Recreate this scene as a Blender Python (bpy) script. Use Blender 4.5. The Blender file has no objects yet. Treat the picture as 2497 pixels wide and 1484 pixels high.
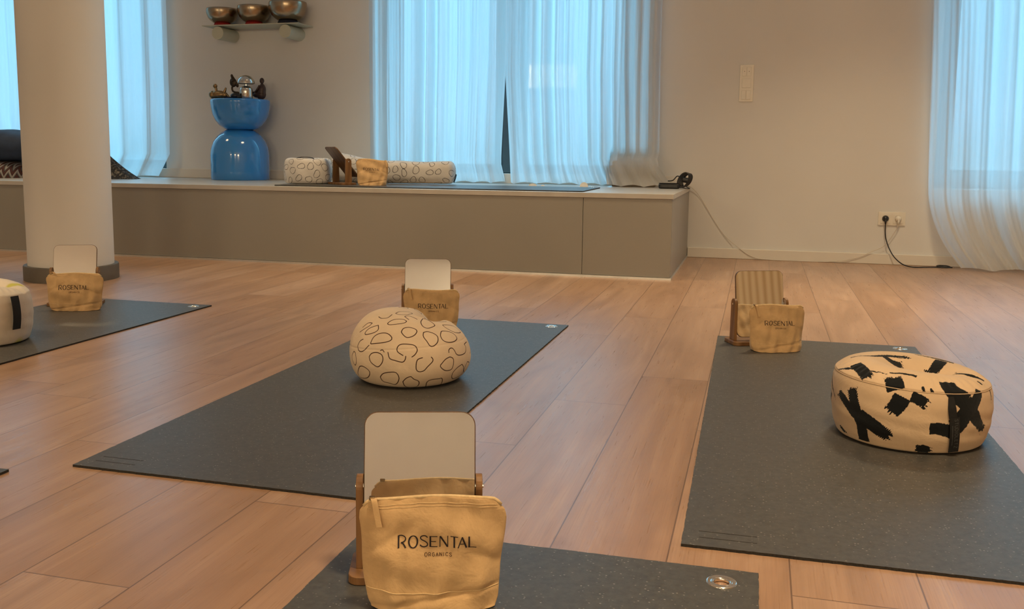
import bpy, math, random
import numpy as np
from mathutils import Vector, Matrix

# ------------------------------------------------------------------ camera, world, lights, exposure
scn = bpy.context.scene
COL = scn.collection
PI = math.pi
F, PX, PY = 2350.68, 1176.26, 673.98
YAW, PITCH, ROLL, CAMH = -0.2784, -0.1292, 0.0089, 0.6587


def camera_basis():
    cy, sy, cp, sp = math.cos(YAW), math.sin(YAW), math.cos(PITCH), math.sin(PITCH)
    f = Vector((sy * cp, cy * cp, sp))
    r = Vector((cy, -sy, 0))
    u = r.cross(f)
    cr, sr = math.cos(ROLL), math.sin(ROLL)
    return cr * r + sr * u, -sr * r + cr * u, f


r_, u_, f_ = camera_basis()
cd = bpy.data.cameras.new('camera')
cam = bpy.data.objects.new('camera', cd)
COL.objects.link(cam)
cam.matrix_world = Matrix(((r_.x, u_.x, -f_.x, 0), (r_.y, u_.y, -f_.y, 0), (r_.z, u_.z, -f_.z, CAMH), (0, 0, 0, 1)))
cd.sensor_fit = 'HORIZONTAL'
cd.sensor_width = 36
cd.lens = F / 2497 * 36
cd.shift_x = (1248.5 - PX) / 2497
cd.shift_y = (PY - 742) / 2497
cd.clip_start = 0.02
scn.camera = cam

scn.view_settings.view_transform = 'Standard'
scn.view_settings.look = 'None'
scn.view_settings.gamma = 1
scn.view_settings.use_curve_mapping = False
scn.view_settings.exposure = 0.0

SKY_STRENGTH = 2.5
SKY_TOP = (0.29, 0.70, 0.98)
SKY_LOW = (0.20, 0.44, 0.64)
world = bpy.data.worlds.new('world')
scn.world = world
world.use_nodes = True
wn = world.node_tree.nodes
wl = world.node_tree.links
wn.clear()
w_out = wn.new('ShaderNodeOutputWorld')
w_bg = wn.new('ShaderNodeBackground')
w_tc = wn.new('ShaderNodeTexCoord')
w_sep = wn.new('ShaderNodeSeparateXYZ')
w_ramp = wn.new('ShaderNodeValToRGB')
w_ramp.color_ramp.elements[0].position = 0.0
w_ramp.color_ramp.elements[0].color = (0.10, 0.26, 0.36, 1)
w_ramp.color_ramp.elements[1].position = 0.16
w_ramp.color_ramp.elements[1].color = SKY_TOP + (1,)
e = w_ramp.color_ramp.elements.new(0.42)
e.color = tuple(c * 3.2 for c in SKY_TOP) + (1,)
e = w_ramp.color_ramp.elements.new(0.04)
e.color = SKY_LOW + (1,)
wl.new(w_tc.outputs['Generated'], w_sep.inputs[0])
wl.new(w_sep.outputs['Z'], w_ramp.inputs[0])
wl.new(w_ramp.outputs[0], w_bg.inputs[0])
w_bg.inputs[1].default_value = SKY_STRENGTH
wl.new(w_bg.outputs[0], w_out.inputs[0])

WARM = (1.0, 0.78, 0.48)
LAMPS = [(-4.9, 4.6, 12), (-2.0, 4.5, 17), (0.6, 4.5, 26), (3.0, 4.5, 17), (-3.0, 1.4, 20), (0.4, 1.2, 24)]
WALL_LAMPS = [(-4.2, 54), (-1.2, 66), (1.8, 66)]
CEIL = 3.05
for (lx, ly, pw) in LAMPS:
    ld = bpy.data.lights.new('ceiling_light', 'AREA')
    ld.shape = 'DISK'
    ld.size = 0.5
    ld.energy = pw
    ld.color = WARM
    ld.spread = 1.6
    lo = bpy.data.objects.new('ceiling_light', ld)
    COL.objects.link(lo)
    lo.location = (lx, ly, CEIL - 0.085)
YN = -6.2
for (lx, pw) in WALL_LAMPS:
    ld = bpy.data.lights.new('wall_light', 'AREA')
    ld.shape = 'RECTANGLE'
    ld.size = 1.3
    ld.size_y = 0.45
    ld.energy = pw
    ld.color = WARM
    lo = bpy.data.objects.new('wall_light', ld)
    COL.objects.link(lo)
    lo.location = (lx, YN + 0.13, 2.15)
    lo.rotation_euler = (PI / 2, 0, 0)

# ------------------------------------------------------------------ helpers


def mesh(name, V, Fs, mats=(), parent=None, smooth=True, loc=None, uv=None):
    me = bpy.data.meshes.new(name)
    me.from_pydata([tuple(map(float, v)) for v in V], [], [tuple(int(i) for i in f) for f in Fs])
    me.validate()
    for m in (mats if isinstance(mats, (list, tuple)) else [mats]):
        me.materials.append(m)
    if smooth:
        me.polygons.foreach_set('use_smooth', [True] * len(me.polygons))
    o = bpy.data.objects.new(name, me)
    COL.objects.link(o)
    if parent is not None:
        o.parent = parent
    if loc is not None:
        o.location = loc
    return o


def tag(o, label=None, cat=None, group=None, kind=None):
    if label: o['label'] = label
    if cat: o['category'] = cat
    if group: o['group'] = group
    if kind: o['kind'] = kind
    return o


def empty(name, loc, rz=0.0, label=None, cat=None, group=None, kind=None):
    o = bpy.data.objects.new(name, None)
    o.empty_display_size = 0.05
    COL.objects.link(o)
    o.location = loc
    o.rotation_euler = (0, 0, rz)
    return tag(o, label, cat, group, kind)


class MB:
    """collects shapes into one mesh"""

    def __init__(s):
        s.V, s.F, s.M = [], [], []

    def add(s, V, Fs, m=0):
        n = len(s.V)
        s.V += [tuple(map(float, v)) for v in V]
        s.F += [tuple(int(i) + n for i in f) for f in Fs]
        s.M += [m] * len(Fs)
        return s

    def box(s, a, b, m=0):
        x0, y0, z0 = a
        x1, y1, z1 = b
        return s.add([(x0, y0, z0), (x1, y0, z0), (x1, y1, z0), (x0, y1, z0), (x0, y0, z1), (x1, y0, z1), (x1, y1, z1), (x0, y1, z1)],
                     [(0, 3, 2, 1), (4, 5, 6, 7), (0, 1, 5, 4), (1, 2, 6, 5), (2, 3, 7, 6), (3, 0, 4, 7)], m)

    def lathe(s, prof, seg=48, c=(0, 0, 0), m=0, closed=False):
        V, Fs = [], []
        n = len(prof)
        for i in range(seg):
            a = 2 * PI * i / seg
            for (r, z) in prof:
                V.append((c[0] + r * math.cos(a), c[1] + r * math.sin(a), c[2] + z))
        for i in range(seg):
            j = (i + 1) % seg
            for k in range(n - 1):
                Fs.append((i * n + k, j * n + k, j * n + k + 1, i * n + k + 1))
            if closed:
                Fs.append((i * n + n - 1, j * n + n - 1, j * n, i * n))
        return s.add(V, Fs, m)

    def tube(s, pts, r, seg=8, m=0, cap=True):
        pts = [Vector(p) for p in pts]
        n = len(pts)
        rs = r if isinstance(r, (list, tuple)) else [r] * n
        V, Fs = [], []
        prev = None
        for i, p in enumerate(pts):
            t = (pts[min(i + 1, n - 1)] - pts[max(i - 1, 0)])
            t = t.normalized() if t.length > 1e-9 else Vector((0, 0, 1))
            if prev is None:
                a = t.cross(Vector((0, 0, 1)))
                if a.length < 1e-3: a = t.cross(Vector((1, 0, 0)))
            else:
                a = prev - t * prev.dot(t)
            a.normalize()
            prev = a
            b = t.cross(a)
            for k in range(seg):
                w = 2 * PI * k / seg
                V.append(p + (a * math.cos(w) + b * math.sin(w)) * rs[i])
        for i in range(n - 1):
            for k in range(seg):
                k2 = (k + 1) % seg
                Fs.append((i * seg + k, i * seg + k2, (i + 1) * seg + k2, (i + 1) * seg + k))
        if cap:
            Fs.append(tuple(range(seg - 1, -1, -1)))
            Fs.append(tuple((n - 1) * seg + k for k in range(seg)))
        return s.add(V, Fs, m)

    def prism(s, poly, z0, z1, m=0, fn=None):
        """poly in (x,y) extruded z0..z1; fn maps the point"""
        n = len(poly)
        V = [(x, y, z0) for x, y in poly] + [(x, y, z1) for x, y in poly]
        if fn: V = [fn(v) for v in V]
        Fs = [tuple(range(n - 1, -1, -1)), tuple(range(n, 2 * n))] + [(i, (i + 1) % n, n + (i + 1) % n, n + i) for i in range(n)]
        return s.add(V, Fs, m)

    def grid(s, P, wrap=False, m=0):
        P = np.asarray(P)
        a, b = P.shape[:2]
        Fs = []
        for i in range(a - (0 if wrap else 1)):
            i2 = (i + 1) % a
            for k in range(b - 1):
                Fs.append((i * b + k, i2 * b + k, i2 * b + k + 1, i * b + k + 1))
        return s.add(P.reshape(-1, 3), Fs, m)

    def ball(s, c, r, m=0, seg=16, rz=None):
        rr = (r, r, r) if not isinstance(r, (tuple, list)) else r
        n = seg // 2
        prof = [(math.sin(PI * k / n), -math.cos(PI * k / n)) for k in range(n + 1)]
        V, Fs = [], []
        for i in range(seg):
            a = 2 * PI * i / seg
            for (q, z) in prof:
                V.append((c[0] + rr[0] * q * math.cos(a), c[1] + rr[1] * q * math.sin(a), c[2] + rr[2] * z))
        for i in range(seg):
            j = (i + 1) % seg
            for k in range(n):
                Fs.append((i * (n + 1) + k, j * (n + 1) + k, j * (n + 1) + k + 1, i * (n + 1) + k + 1))
        return s.add(V, Fs, m)

    def build(s, name, mats, parent=None, smooth=True, bevel=0.0, loc=None, auto=None):
        o = mesh(name, s.V, s.F, mats, parent, smooth, loc)
        if len(o.data.polygons) == len(s.M) and any(s.M):
            o.data.polygons.foreach_set('material_index', s.M)
        if bevel:
            b = o.modifiers.new('bevel', 'BEVEL')
            b.width = bevel
            b.segments = 3
            b.limit_method = 'ANGLE'
            b.angle_limit = 0.6
            b.harden_normals = True
        if auto is not None and smooth:
            a = math.cos(auto)
            me = o.data
            import bmesh
            bm = bmesh.new(); bm.from_mesh(me)
            for ed in bm.edges:
                if len(ed.link_faces) == 2 and ed.link_faces[0].normal.dot(ed.link_faces[1].normal) < a:
                    ed.smooth = False
            bm.to_mesh(me); bm.free()
        return o


def rrect(w, h, r, n=6, cx=0, cy=0):
    P = []
    for (sx, sy, a0) in ((1, -1, -PI / 2), (1, 1, 0), (-1, 1, PI / 2), (-1, -1, PI)):
        for k in range(n + 1):
            a = a0 + PI / 2 * k / n
            P.append((cx + sx * (w / 2 - r) + r * math.cos(a), cy + sy * (h / 2 - r) + r * math.sin(a)))
    return P


def smooth_path(pts, n=8):
    P = [Vector(p) for p in pts]
    out = []
    for i in range(len(P) - 1):
        p0, p1, p2, p3 = P[max(i - 1, 0)], P[i], P[i + 1], P[min(i + 2, len(P) - 1)]
        for k in range(n):
            t = k / n
            out.append(0.5 * ((2 * p1) + (p2 - p0) * t + (2 * p0 - 5 * p1 + 4 * p2 - p3) * t * t + (3 * p1 - p0 - 3 * p2 + p3) * t ** 3))
    out.append(P[-1])
    return out


# ------------------------------------------------------------------ materials
class NT:
    def __init__(s, name):
        s.m = bpy.data.materials.new(name)
        s.m.use_nodes = True
        s.n = s.m.node_tree.nodes
        s.l = s.m.node_tree.links
        s.b = s.n['Principled BSDF']
        s.out = s.n['Material Output']

    def new(s, t, **k):
        nd = s.n.new('ShaderNode' + t)
        for a, v in k.items(): setattr(nd, a, v)
        return nd

    def link(s, a, b): s.l.new(a, b)

    def coords(s, scale=(1, 1, 1), kind='Object'):
        tc = s.new('TexCoord')
        mp = s.new('Mapping')
        mp.inputs['Scale'].default_value = scale
        s.link(tc.outputs[kind], mp.inputs[0])
        return mp.outputs[0]

    def noise(s, co, scale, detail=3, rough=.5, dist=0.0):
        nz = s.new('TexNoise')
        s.link(co, nz.inputs['Vector'])
        nz.inputs['Scale'].default_value = scale
        nz.inputs['Detail'].default_value = detail
        nz.inputs['Roughness'].default_value = rough
        nz.inputs['Distortion'].default_value = dist
        return nz.outputs[0]

    def ramp(s, fac, stops):
        r = s.new('ValToRGB')
        s.link(fac, r.inputs[0])
        el = r.color_ramp.elements
        for i, (p, c) in enumerate(stops):
            q = el[i] if i < 2 else el.new(p)
            q.position = p
            q.color = tuple(c) + (1,) if len(c) == 3 else c
        return r.outputs[0]

    def mix(s, fac, a, b, mode='MIX'):
        x = s.new('Mix', data_type='RGBA', blend_type=mode)
        for sock, v in ((x.inputs[0], fac), (x.inputs[6], a), (x.inputs[7], b)):
            if isinstance(v, (int, float)): sock.default_value = v
            elif isinstance(v, tuple): sock.default_value = v + (1,) if len(v) == 3 else v
            else: s.link(v, sock)
        return x.outputs[2]

    def math(s, op, a, b=None, c=None, clamp=False):
        x = s.new('Math', operation=op)
        x.use_clamp = clamp
        for i, v in enumerate((a, b, c)):
            if v is None: continue
            if isinstance(v, (int, float)): x.inputs[i].default_value = v
            else: s.link(v, x.inputs[i])
        return x.outputs[0]

    def bump(s, h, strength=.3, dist=.002):
        b = s.new('Bump')
        b.inputs['Strength'].default_value = strength
        b.inputs['Distance'].default_value = dist
        s.link(h, b.inputs['Height'])
        s.link(b.outputs[0], s.b.inputs['Normal'])
        return b

    def set(s, col=None, rough=.5, metal=0.0, spec=None, sheen=0):
        if col is not None:
            if isinstance(col, tuple): s.b.inputs['Base Color'].default_value = col + (1,)
            else: s.link(col, s.b.inputs['Base Color'])
        s.b.inputs['Roughness'].default_value = rough
        s.b.inputs['Metallic'].default_value = metal
        if spec is not None: s.b.inputs['Specular IOR Level'].default_value = spec
        if sheen: s.b.inputs['Sheen Weight'].default_value = sheen
        return s


def simple(name, col, rough=.5, metal=0.0, spec=None, nscale=40, namt=.08, bump=.0):
    t = NT(name)
    co = t.coords()
    nz = t.noise(co, nscale, 3)
    dark = tuple(c * (1 - namt) for c in col)
    lite = tuple(min(1, c * (1 + namt)) for c in col)
    t.set(t.ramp(nz, [(.3, dark), (.7, lite)]), rough, metal, spec)
    if bump: t.bump(t.noise(co, nscale * 3, 4), bump, .001)
    return t.m


def m_wall():
    t = NT('wall_paint')
    co = t.coords()
    n1 = t.noise(co, 1.4, 3)
    t.set(t.ramp(n1, [(.3, (.66, .645, .62)), (.7, (.71, .695, .67))]), .75, spec=.25)
    t.bump(t.noise(co, 160, 3), .12, .001)
    return t.m


def m_floor():
    t = NT('oak_planks')
    at = t.new('Attribute', attribute_name='plank')
    sep = t.new('SeparateXYZ')
    t.link(at.outputs['Vector'], sep.inputs[0])      # x: random, y: distance to long edge, z: distance to end
    tc = t.new('TexCoord')
    add = t.new('VectorMath', operation='MULTIPLY_ADD')
    t.link(tc.outputs['Object'], add.inputs[0])
    add.inputs[1].default_value = (1, 1, 1)
    cb = t.new('CombineXYZ')
    t.link(t.math('MULTIPLY', sep.outputs[0], 37.0), cb.inputs[2])
    t.link(t.math('MULTIPLY', sep.outputs[0], 11.0), cb.inputs[0])
    t.link(cb.outputs[0], add.inputs[2])

    def mapped(sc):
        mp = t.new('Mapping')
        mp.inputs['Scale'].default_value = sc
        t.link(add.outputs[0], mp.inputs[0])
        return mp.outputs[0]
    big = t.noise(mapped((5.5, .75, 1)), 1.6, 4, .55, 1.2)
    rings = t.new('TexWave', wave_type='BANDS', bands_direction='X')
    t.link(mapped((6, .55, 1)), rings.inputs['Vector'])
    rings.inputs['Scale'].default_value = 1.3
    rings.inputs['Distortion'].default_value = 9
    rings.inputs['Detail'].default_value = 3
    rings.inputs['Detail Scale'].default_value = .7
    fine = t.noise(mapped((150, 2.2, 1)), 2.2, 3, .6)
    pores = t.noise(mapped((210, 3.0, 1)), 2.0, 3, .55)
    c = t.ramp(big, [(.28, (.29, .160, .090)), (.5, (.41, .232, .135)), (.75, (.51, .31, .19))])
    c = t.mix(t.math('MULTIPLY', rings.outputs[1], .30), c, (.36, .19, .105))
    c = t.mix(t.math('MULTIPLY', t.ramp(fine, [(.40, (1, 1, 1)), (.62, (0, 0, 0))]), .30), c, (.30, .16, .09))
    c = t.mix(t.math('MULTIPLY', t.ramp(pores, [(.34, (1, 1, 1)), (.46, (0, 0, 0))]), .28), c, (.25, .13, .07))
    knots = t.noise(mapped((2.6, 1.3, 1)), 1.7, 4, .62, .6)
    c = t.mix(t.math('MULTIPLY', t.ramp(knots, [(.60, (0, 0, 0)), (.76, (1, 1, 1))]), .55), c, (.26, .14, .08))
    hsv = t.new('HueSaturation')
    t.link(c, hsv.inputs['Color'])
    t.link(t.math('MULTIPLY_ADD', sep.outputs[0], .12, .92), hsv.inputs['Value'])
    t.link(t.math('MULTIPLY_ADD', sep.outputs[0], -.12, 1.0), hsv.inputs['Saturation'])
    ln = t.math('LESS_THAN', t.math('MINIMUM', sep.outputs[1], sep.outputs[2]), .0013)
    c = t.mix(t.math('MULTIPLY', ln, .72), hsv.outputs[0], (.09, .045, .025))
    t.set(c, .42, spec=.8)
    t.link(t.ramp(fine, [(.3, (.27, .27, .27)), (.7, (.36, .36, .36))]), t.b.inputs['Roughness'])
    h = t.math('SUBTRACT', t.math('MULTIPLY', fine, .5), t.math('MULTIPLY', ln, 1.0))
    t.bump(h, .25, .0012)
    return t.m


def m_mat():
    t = NT('speckled_rubber')
    co = t.coords()
    n = t.noise(co, 90, 3, .6)
    base = t.ramp(n, [(.3, (.050, .047, .043)), (.7, (.080, .075, .068))])
    v = t.new('TexVoronoi', feature='F1')
    t.link(t.coords((1, 1.6, 1)), v.inputs['Vector'])
    v.inputs['Scale'].default_value = 190
    rnd = t.new('SeparateColor')
    t.link(v.outputs['Color'], rnd.inputs[0])
    pick = t.math('GREATER_THAN', rnd.outputs[0], .90)
    near = t.math('LESS_THAN', v.outputs['Distance'], .30)
    c = t.mix(t.math('MULTIPLY', t.math('MULTIPLY', pick, near), t.math('MULTIPLY_ADD', rnd.outputs[1], .6, .2)), base, (.42, .38, .32))
    t.set(c, .44, spec=.55)
    t.bump(t.noise(co, 420, 2, .6), .3, .0006)
    return t.m


def m_canvas(name='canvas_cotton', col=(.62, .40, .20), fleck=.35):
    t = NT(name)
    co = t.coords()
    a = t.noise(co, 28, 3)
    lite = tuple(c * 1.08 for c in col)
    dark = tuple(c * .88 for c in col)
    c = t.ramp(a, [(.3, dark), (.7, lite)])
    fl = t.noise(t.coords((1, 1, 2.6)), 300, 2, .6)
    c = t.mix(t.math('MULTIPLY', t.ramp(fl, [(.66, (0, 0, 0)), (.74, (1, 1, 1))]), fleck), c, tuple(x * .35 for x in col))
    t.set(c, .9, spec=.15, sheen=.15)
    w1 = t.new('TexWave', bands_direction='X'); w1.inputs['Scale'].default_value = 520
    w2 = t.new('TexWave', bands_direction='Z'); w2.inputs['Scale'].default_value = 520
    t.link(co, w1.inputs['Vector']); t.link(co, w2.inputs['Vector'])
    big = t.noise(co, 22, 4, .55, .4)
    hh = t.math('ADD', t.math('MULTIPLY', t.math('ADD', w1.outputs[1], w2.outputs[1]), .035), t.math('MULTIPLY', big, 3.6))
    t.bump(hh, .6, .0022)
    return t.m


def m_print(name, cloth, ink, edge=.0006, streak=False, rough=.9):
    """cloth with a print read from the mesh attribute sd (distance to the inked outline)"""
    t = NT(name)
    co = t.coords()
    a = t.noise(co, 16, 3)
    c = t.ramp(a, [(.3, tuple(x * .93 for x in cloth)), (.7, tuple(min(1, x * 1.05) for x in cloth))])
    at = t.new('Attribute', attribute_name='sd')
    sd = at.outputs['Fac']
    if streak:
        sd = t.math('ADD', sd, t.math('MULTIPLY', t.math('SUBTRACT', t.noise(co, 180, 3, .6), .5), .006))
    mr = t.new('MapRange')
    t.link(sd, mr.inputs[0])
    mr.inputs[1].default_value = -edge
    mr.inputs[2].default_value = edge
    mr.inputs[3].default_value = 1
    mr.inputs[4].default_value = 0
    c = t.mix(mr.outputs[0], c, ink)
    t.set(c, rough, spec=.15, sheen=.1)
    big = t.noise(co, 16, 4, .55, .6)
    fine = t.noise(co, 500, 2)
    t.bump(t.math('ADD', t.math('MULTIPLY', big, 4), t.math('MULTIPLY', fine, .2)), .45, .0018)
    return t.m


def m_curtain():
    t = NT('crinkled_voile')
    co = t.coords((1, 1, .10))
    cr = t.noise(co, 26, 5, .6, 1.5)
    cr2 = t.noise(t.coords((1, 1, .35)), 60, 4, .7, 1.0)
    t.n.remove(t.b)
    bump = t.new('Bump')
    bump.inputs['Strength'].default_value = .35
    bump.inputs['Distance'].default_value = .003
    t.link(t.math('ADD', cr, t.math('MULTIPLY', cr2, .5)), bump.inputs['Height'])
    dif = t.new('BsdfDiffuse'); dif.inputs[0].default_value = (.80, .79, .76, 1)
    tra = t.new('BsdfTranslucent'); tra.inputs[0].default_value = (.80, .82, .84, 1)
    tr = t.new('BsdfTransparent'); tr.inputs[0].default_value = (.97, .98, 1, 1)
    t.link(bump.outputs[0], dif.inputs['Normal'])
    t.link(bump.outputs[0], tra.inputs['Normal'])
    m1 = t.new('MixShader'); m1.inputs[0].default_value = .60
    t.link(dif.outputs[0], m1.inputs[1]); t.link(tra.outputs[0], m1.inputs[2])
    m2 = t.new('MixShader')
    lw = t.new('LayerWeight'); lw.inputs[0].default_value = .35
    dens = t.math('MULTIPLY_ADD', lw.outputs['Facing'], .16, .81)
    dens = t.math('ADD', dens, t.math('MULTIPLY', t.math('SUBTRACT', cr, .5), .12), clamp=True)
    t.link(dens, m2.inputs[0])
    t.link(tr.outputs[0], m2.inputs[1]); t.link(m1.outputs[0], m2.inputs[2])
    t.link(m2.outputs[0], t.out.inputs[0])
    return t.m


def m_glass():
    t = NT('window_glass')
    t.n.remove(t.b)
    tr = t.new('BsdfTransparent'); tr.inputs[0].default_value = (.93, .97, .98, 1)
    gl = t.new('BsdfGlossy'); gl.inputs['Roughness'].default_value = .02
    m = t.new('MixShader'); m.inputs[0].default_value = .07
    t.link(tr.outputs[0], m.inputs[1]); t.link(gl.outputs[0], m.inputs[2])
    t.link(m.outputs[0], t.out.inputs[0])
    return t.m


def m_wood(name, c1, c2, scale=1.0, axis='Z', rough=.5, contrast=1.0):
    t = NT(name)
    sc = {'X': (.12, 1, 1), 'Y': (1, .12, 1), 'Z': (1, 1, .12)}[axis]
    co = t.coords(tuple(q * scale for q in sc))
    w = t.new('TexWave', bands_direction='DIAGONAL')
    t.link(co, w.inputs['Vector'])
    w.inputs['Scale'].default_value = 14
    w.inputs['Distortion'].default_value = 5
    w.inputs['Detail'].default_value = 2
    f = t.noise(co, 220, 3)
    c = t.ramp(w.outputs[1], [(.1, c1), (.9, c2)])
    c = t.mix(t.math('MULTIPLY', f, .25), c, tuple(x * .6 for x in c1))
    t.set(c, rough, spec=.4)
    return t.m


def m_panel():
    t = NT('grey_laminate')
    co = t.coords()
    n = t.noise(co, .9, 3)
    f = t.noise(t.coords((1, 1, 6)), 60, 3)
    c = t.ramp(n, [(.3, (.25, .235, .205)), (.7, (.30, .28, .245))])
    c = t.mix(t.math('MULTIPLY', f, .12), c, (.15, .14, .125))
    t.set(c, .38, spec=.5)
    t.bump(f, .03, .001)
    return t.m


M = {}
M['wall'] = m_wall()
M['white_paint'] = simple('white_wall_paint', (.92, .91, .90), .8, spec=.2, nscale=3, namt=.02)
M['ceiling'] = simple('ceiling_paint', (.86, .85, .83), .85, spec=.2, nscale=3, namt=.02)
M['floor'] = m_floor()
M['mat'] = m_mat()
M['mat_edge'] = simple('rubber_edge', (.022, .018, .014), .85, nscale=300, namt=.5, bump=.5)
M['canvas'] = m_canvas()
M['zip'] = simple('zip_tape', (.66, .47, .25), .8, nscale=200, namt=.12)
M['brass'] = simple('worn_brass', (.30, .20, .10), .38, 1.0, nscale=60, namt=.35)
M['bronze'] = simple('dark_bronze', (.055, .040, .028), .45, .7, nscale=50, namt=.4)
M['bowl'] = simple('hammered_bronze', (.42, .33, .23), .27, 1.0, nscale=12, namt=.12, bump=.03)
M['steel'] = simple('brushed_steel', (.62, .60, .56), .18, 1.0, nscale=80, namt=.05)
M['eyelet'] = simple('nickel', (.85, .82, .76), .16, 1.0, nscale=60, namt=.03)
M['ink'] = simple('print_ink', (.018, .010, .010), .8, nscale=80, namt=.1)
M['ink_brown'] = simple('brown_print_ink', (.10, .045, .018), .8, nscale=80, namt=.1)
M['mirror'] = simple('mirror_silver', (.90, .90, .89), .03, 1.0, nscale=3, namt=.01)
M['stand'] = m_wood('varnished_wood', (.17, .080, .030), (.25, .125, .048), 1.0, 'Z', .45)
M['stand_edge'] = m_wood('dark_varnished_edge', (.10, .048, .020), (.14, .068, .028), 1.0, 'Z', .45)
M['panel'] = m_panel()
M['top'] = simple('pale_laminate_top', (.46, .43, .39), .35, nscale=9, namt=.06)
M['metal_trim'] = simple('aluminium_trim', (.62, .62, .60), .35, .8, nscale=40, namt=.04)
M['curtain'] = m_curtain()
M['glass'] = m_glass()
M['frame'] = simple('slate_window_frame', (.06, .085, .10), .45, nscale=20, namt=.06)
M['white'] = simple('white_plastic', (.74, .69, .60), .4, nscale=30, namt=.02)
M['white_cable'] = simple('white_cable_sheath', (.62, .56, .48), .5, nscale=30, namt=.03)
M['black'] = simple('black_plastic', (.012, .012, .014), .4, nscale=40, namt=.2)
M['skirt'] = simple('white_skirting', (.68, .63, .56), .5, nscale=8, namt=.02)
M['dark_skirt'] = simple('dark_pillar_skirting', (.12, .105, .085), .6, nscale=14, namt=.1)
M['blue'] = simple('blue_lacquer', (.035, .23, .62), .12, nscale=5, namt=.03)
M['blue'].node_tree.nodes['Principled BSDF'].inputs['Coat Weight'].default_value = .6
M['blue_tray'] = simple('navy_glaze', (.012, .02, .055), .25, nscale=10, namt=.1)
M['shelf'] = simple('pale_green_lacquer', (.50, .50, .40), .5, nscale=20, namt=.03)
M['red'] = simple('red_felt', (.32, .015, .012), .9, nscale=90, namt=.2)
M['navy_felt'] = simple('navy_felt', (.012, .014, .03), .9, nscale=90, namt=.3)
M['navy'] = simple('navy_cotton', (.018, .030, .060), .85, nscale=18, namt=.2, bump=.3)
M['black_web'] = simple('black_webbing', (.007, .007, .008), .75, nscale=160, namt=.3)
M['grey_print'] = simple('grey_woven_lettering', (.09, .09, .09), .8, nscale=100, namt=.1)
M['box'] = simple('tan_cardboard', (.22, .17, .12), .85, nscale=20, namt=.1)
M['card'] = simple('card_white', (.93, .93, .90), .6, nscale=20, namt=.02)

# ------------------------------------------------------------------ room shell
YB = 6.269
XL, XR = -6.9, 3.9
HB = 0.447          # platform height
WINS = [(-6.25, -4.235, HB, 2.75), (-2.585, -0.80, HB, 2.75), (0.990, 2.75, HB, 2.75)]


def back_wall():
    b = MB()
    t = 0.34
    xs = [XL]
    for w in WINS: xs += [w[0], w[1]]
    xs.append(XR)
    for i in range(0, len(xs), 2):
        b.box((xs[i], YB, 0), (xs[i + 1], YB + t, CEIL))
    for (a, c, z0, z1) in WINS:
        b.box((a, YB, 0), (c, YB + t, z0))
        b.box((a, YB, z1), (c, YB + t, CEIL))
    return tag(b.build('wall_back', M['wall'], smooth=False), kind='structure')


back_wall()
tag(MB().box((XL - .2, YN - .2, 0), (XL, YB, CEIL)).build('wall_left', M['wall'], smooth=False), kind='structure')
tag(MB().box((XR, YN - .2, 0), (XR + .2, YB, CEIL)).build('wall_right', M['wall'], smooth=False), kind='structure')
tag(MB().box((XL, YN - .2, 0), (XR, YN, CEIL)).build('wall_front', M['white_paint'], smooth=False), kind='structure')
tag(MB().box((XL - .2, YN - .2, CEIL), (XR + .2, YB + .34, CEIL + .2)).build('ceiling', M['ceiling'], smooth=False), kind='structure')


def build_floor():
    W, L = 0.1925, 1.38
    known = {-1: 2.48, 0: 2.826, -2: 2.055, -4: 1.185}
    rnd = random.Random(5)
    V, Fs, A = [], [], []
    k0, k1 = int(math.floor((XL + .312) / W)), int(math.ceil((XR + .312) / W))
    for k in range(k0, k1 + 1):
        x0 = max(XL, -0.312 + k * W); x1 = min(XR, -0.312 + (k + 1) * W)
        if x1 <= x0: continue
        off = known.get(k, rnd.uniform(0, L))
        y = off - L * math.ceil((off - YN) / L)
        while y < YB:
            a, c = max(y, YN), min(y + L, YB)
            if c > a:
                r = rnd.random()
                # strips so that distance to the edges interpolates exactly
                e = 0.01
                xs = [x0, x0 + e, x1 - e, x1]
                ys = [a, min(a + e, c), max(c - e, a), c]
                n = len(V)
                for j in range(4):
                    for i in range(4):
                        V.append((xs[i], ys[j], 0))
                        A += [r, (0, e, e, 0)[i], (0, e, e, 0)[j]]
                for j in range(3):
                    for i in range(3):
                        Fs.append((n + j * 4 + i, n + j * 4 + i + 1, n + j * 4 + i + 5, n + j * 4 + i + 4))
            y += L
    o = mesh('floor', V, Fs, M['floor'], smooth=False)
    at = o.data.attributes.new('plank', 'FLOAT_VECTOR', 'POINT')
    at.data.foreach_set('vector', A)
    # slab underneath
    m = len(o.data.vertices)
    tag(o, kind='structure')
    return o


build_floor()


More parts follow.
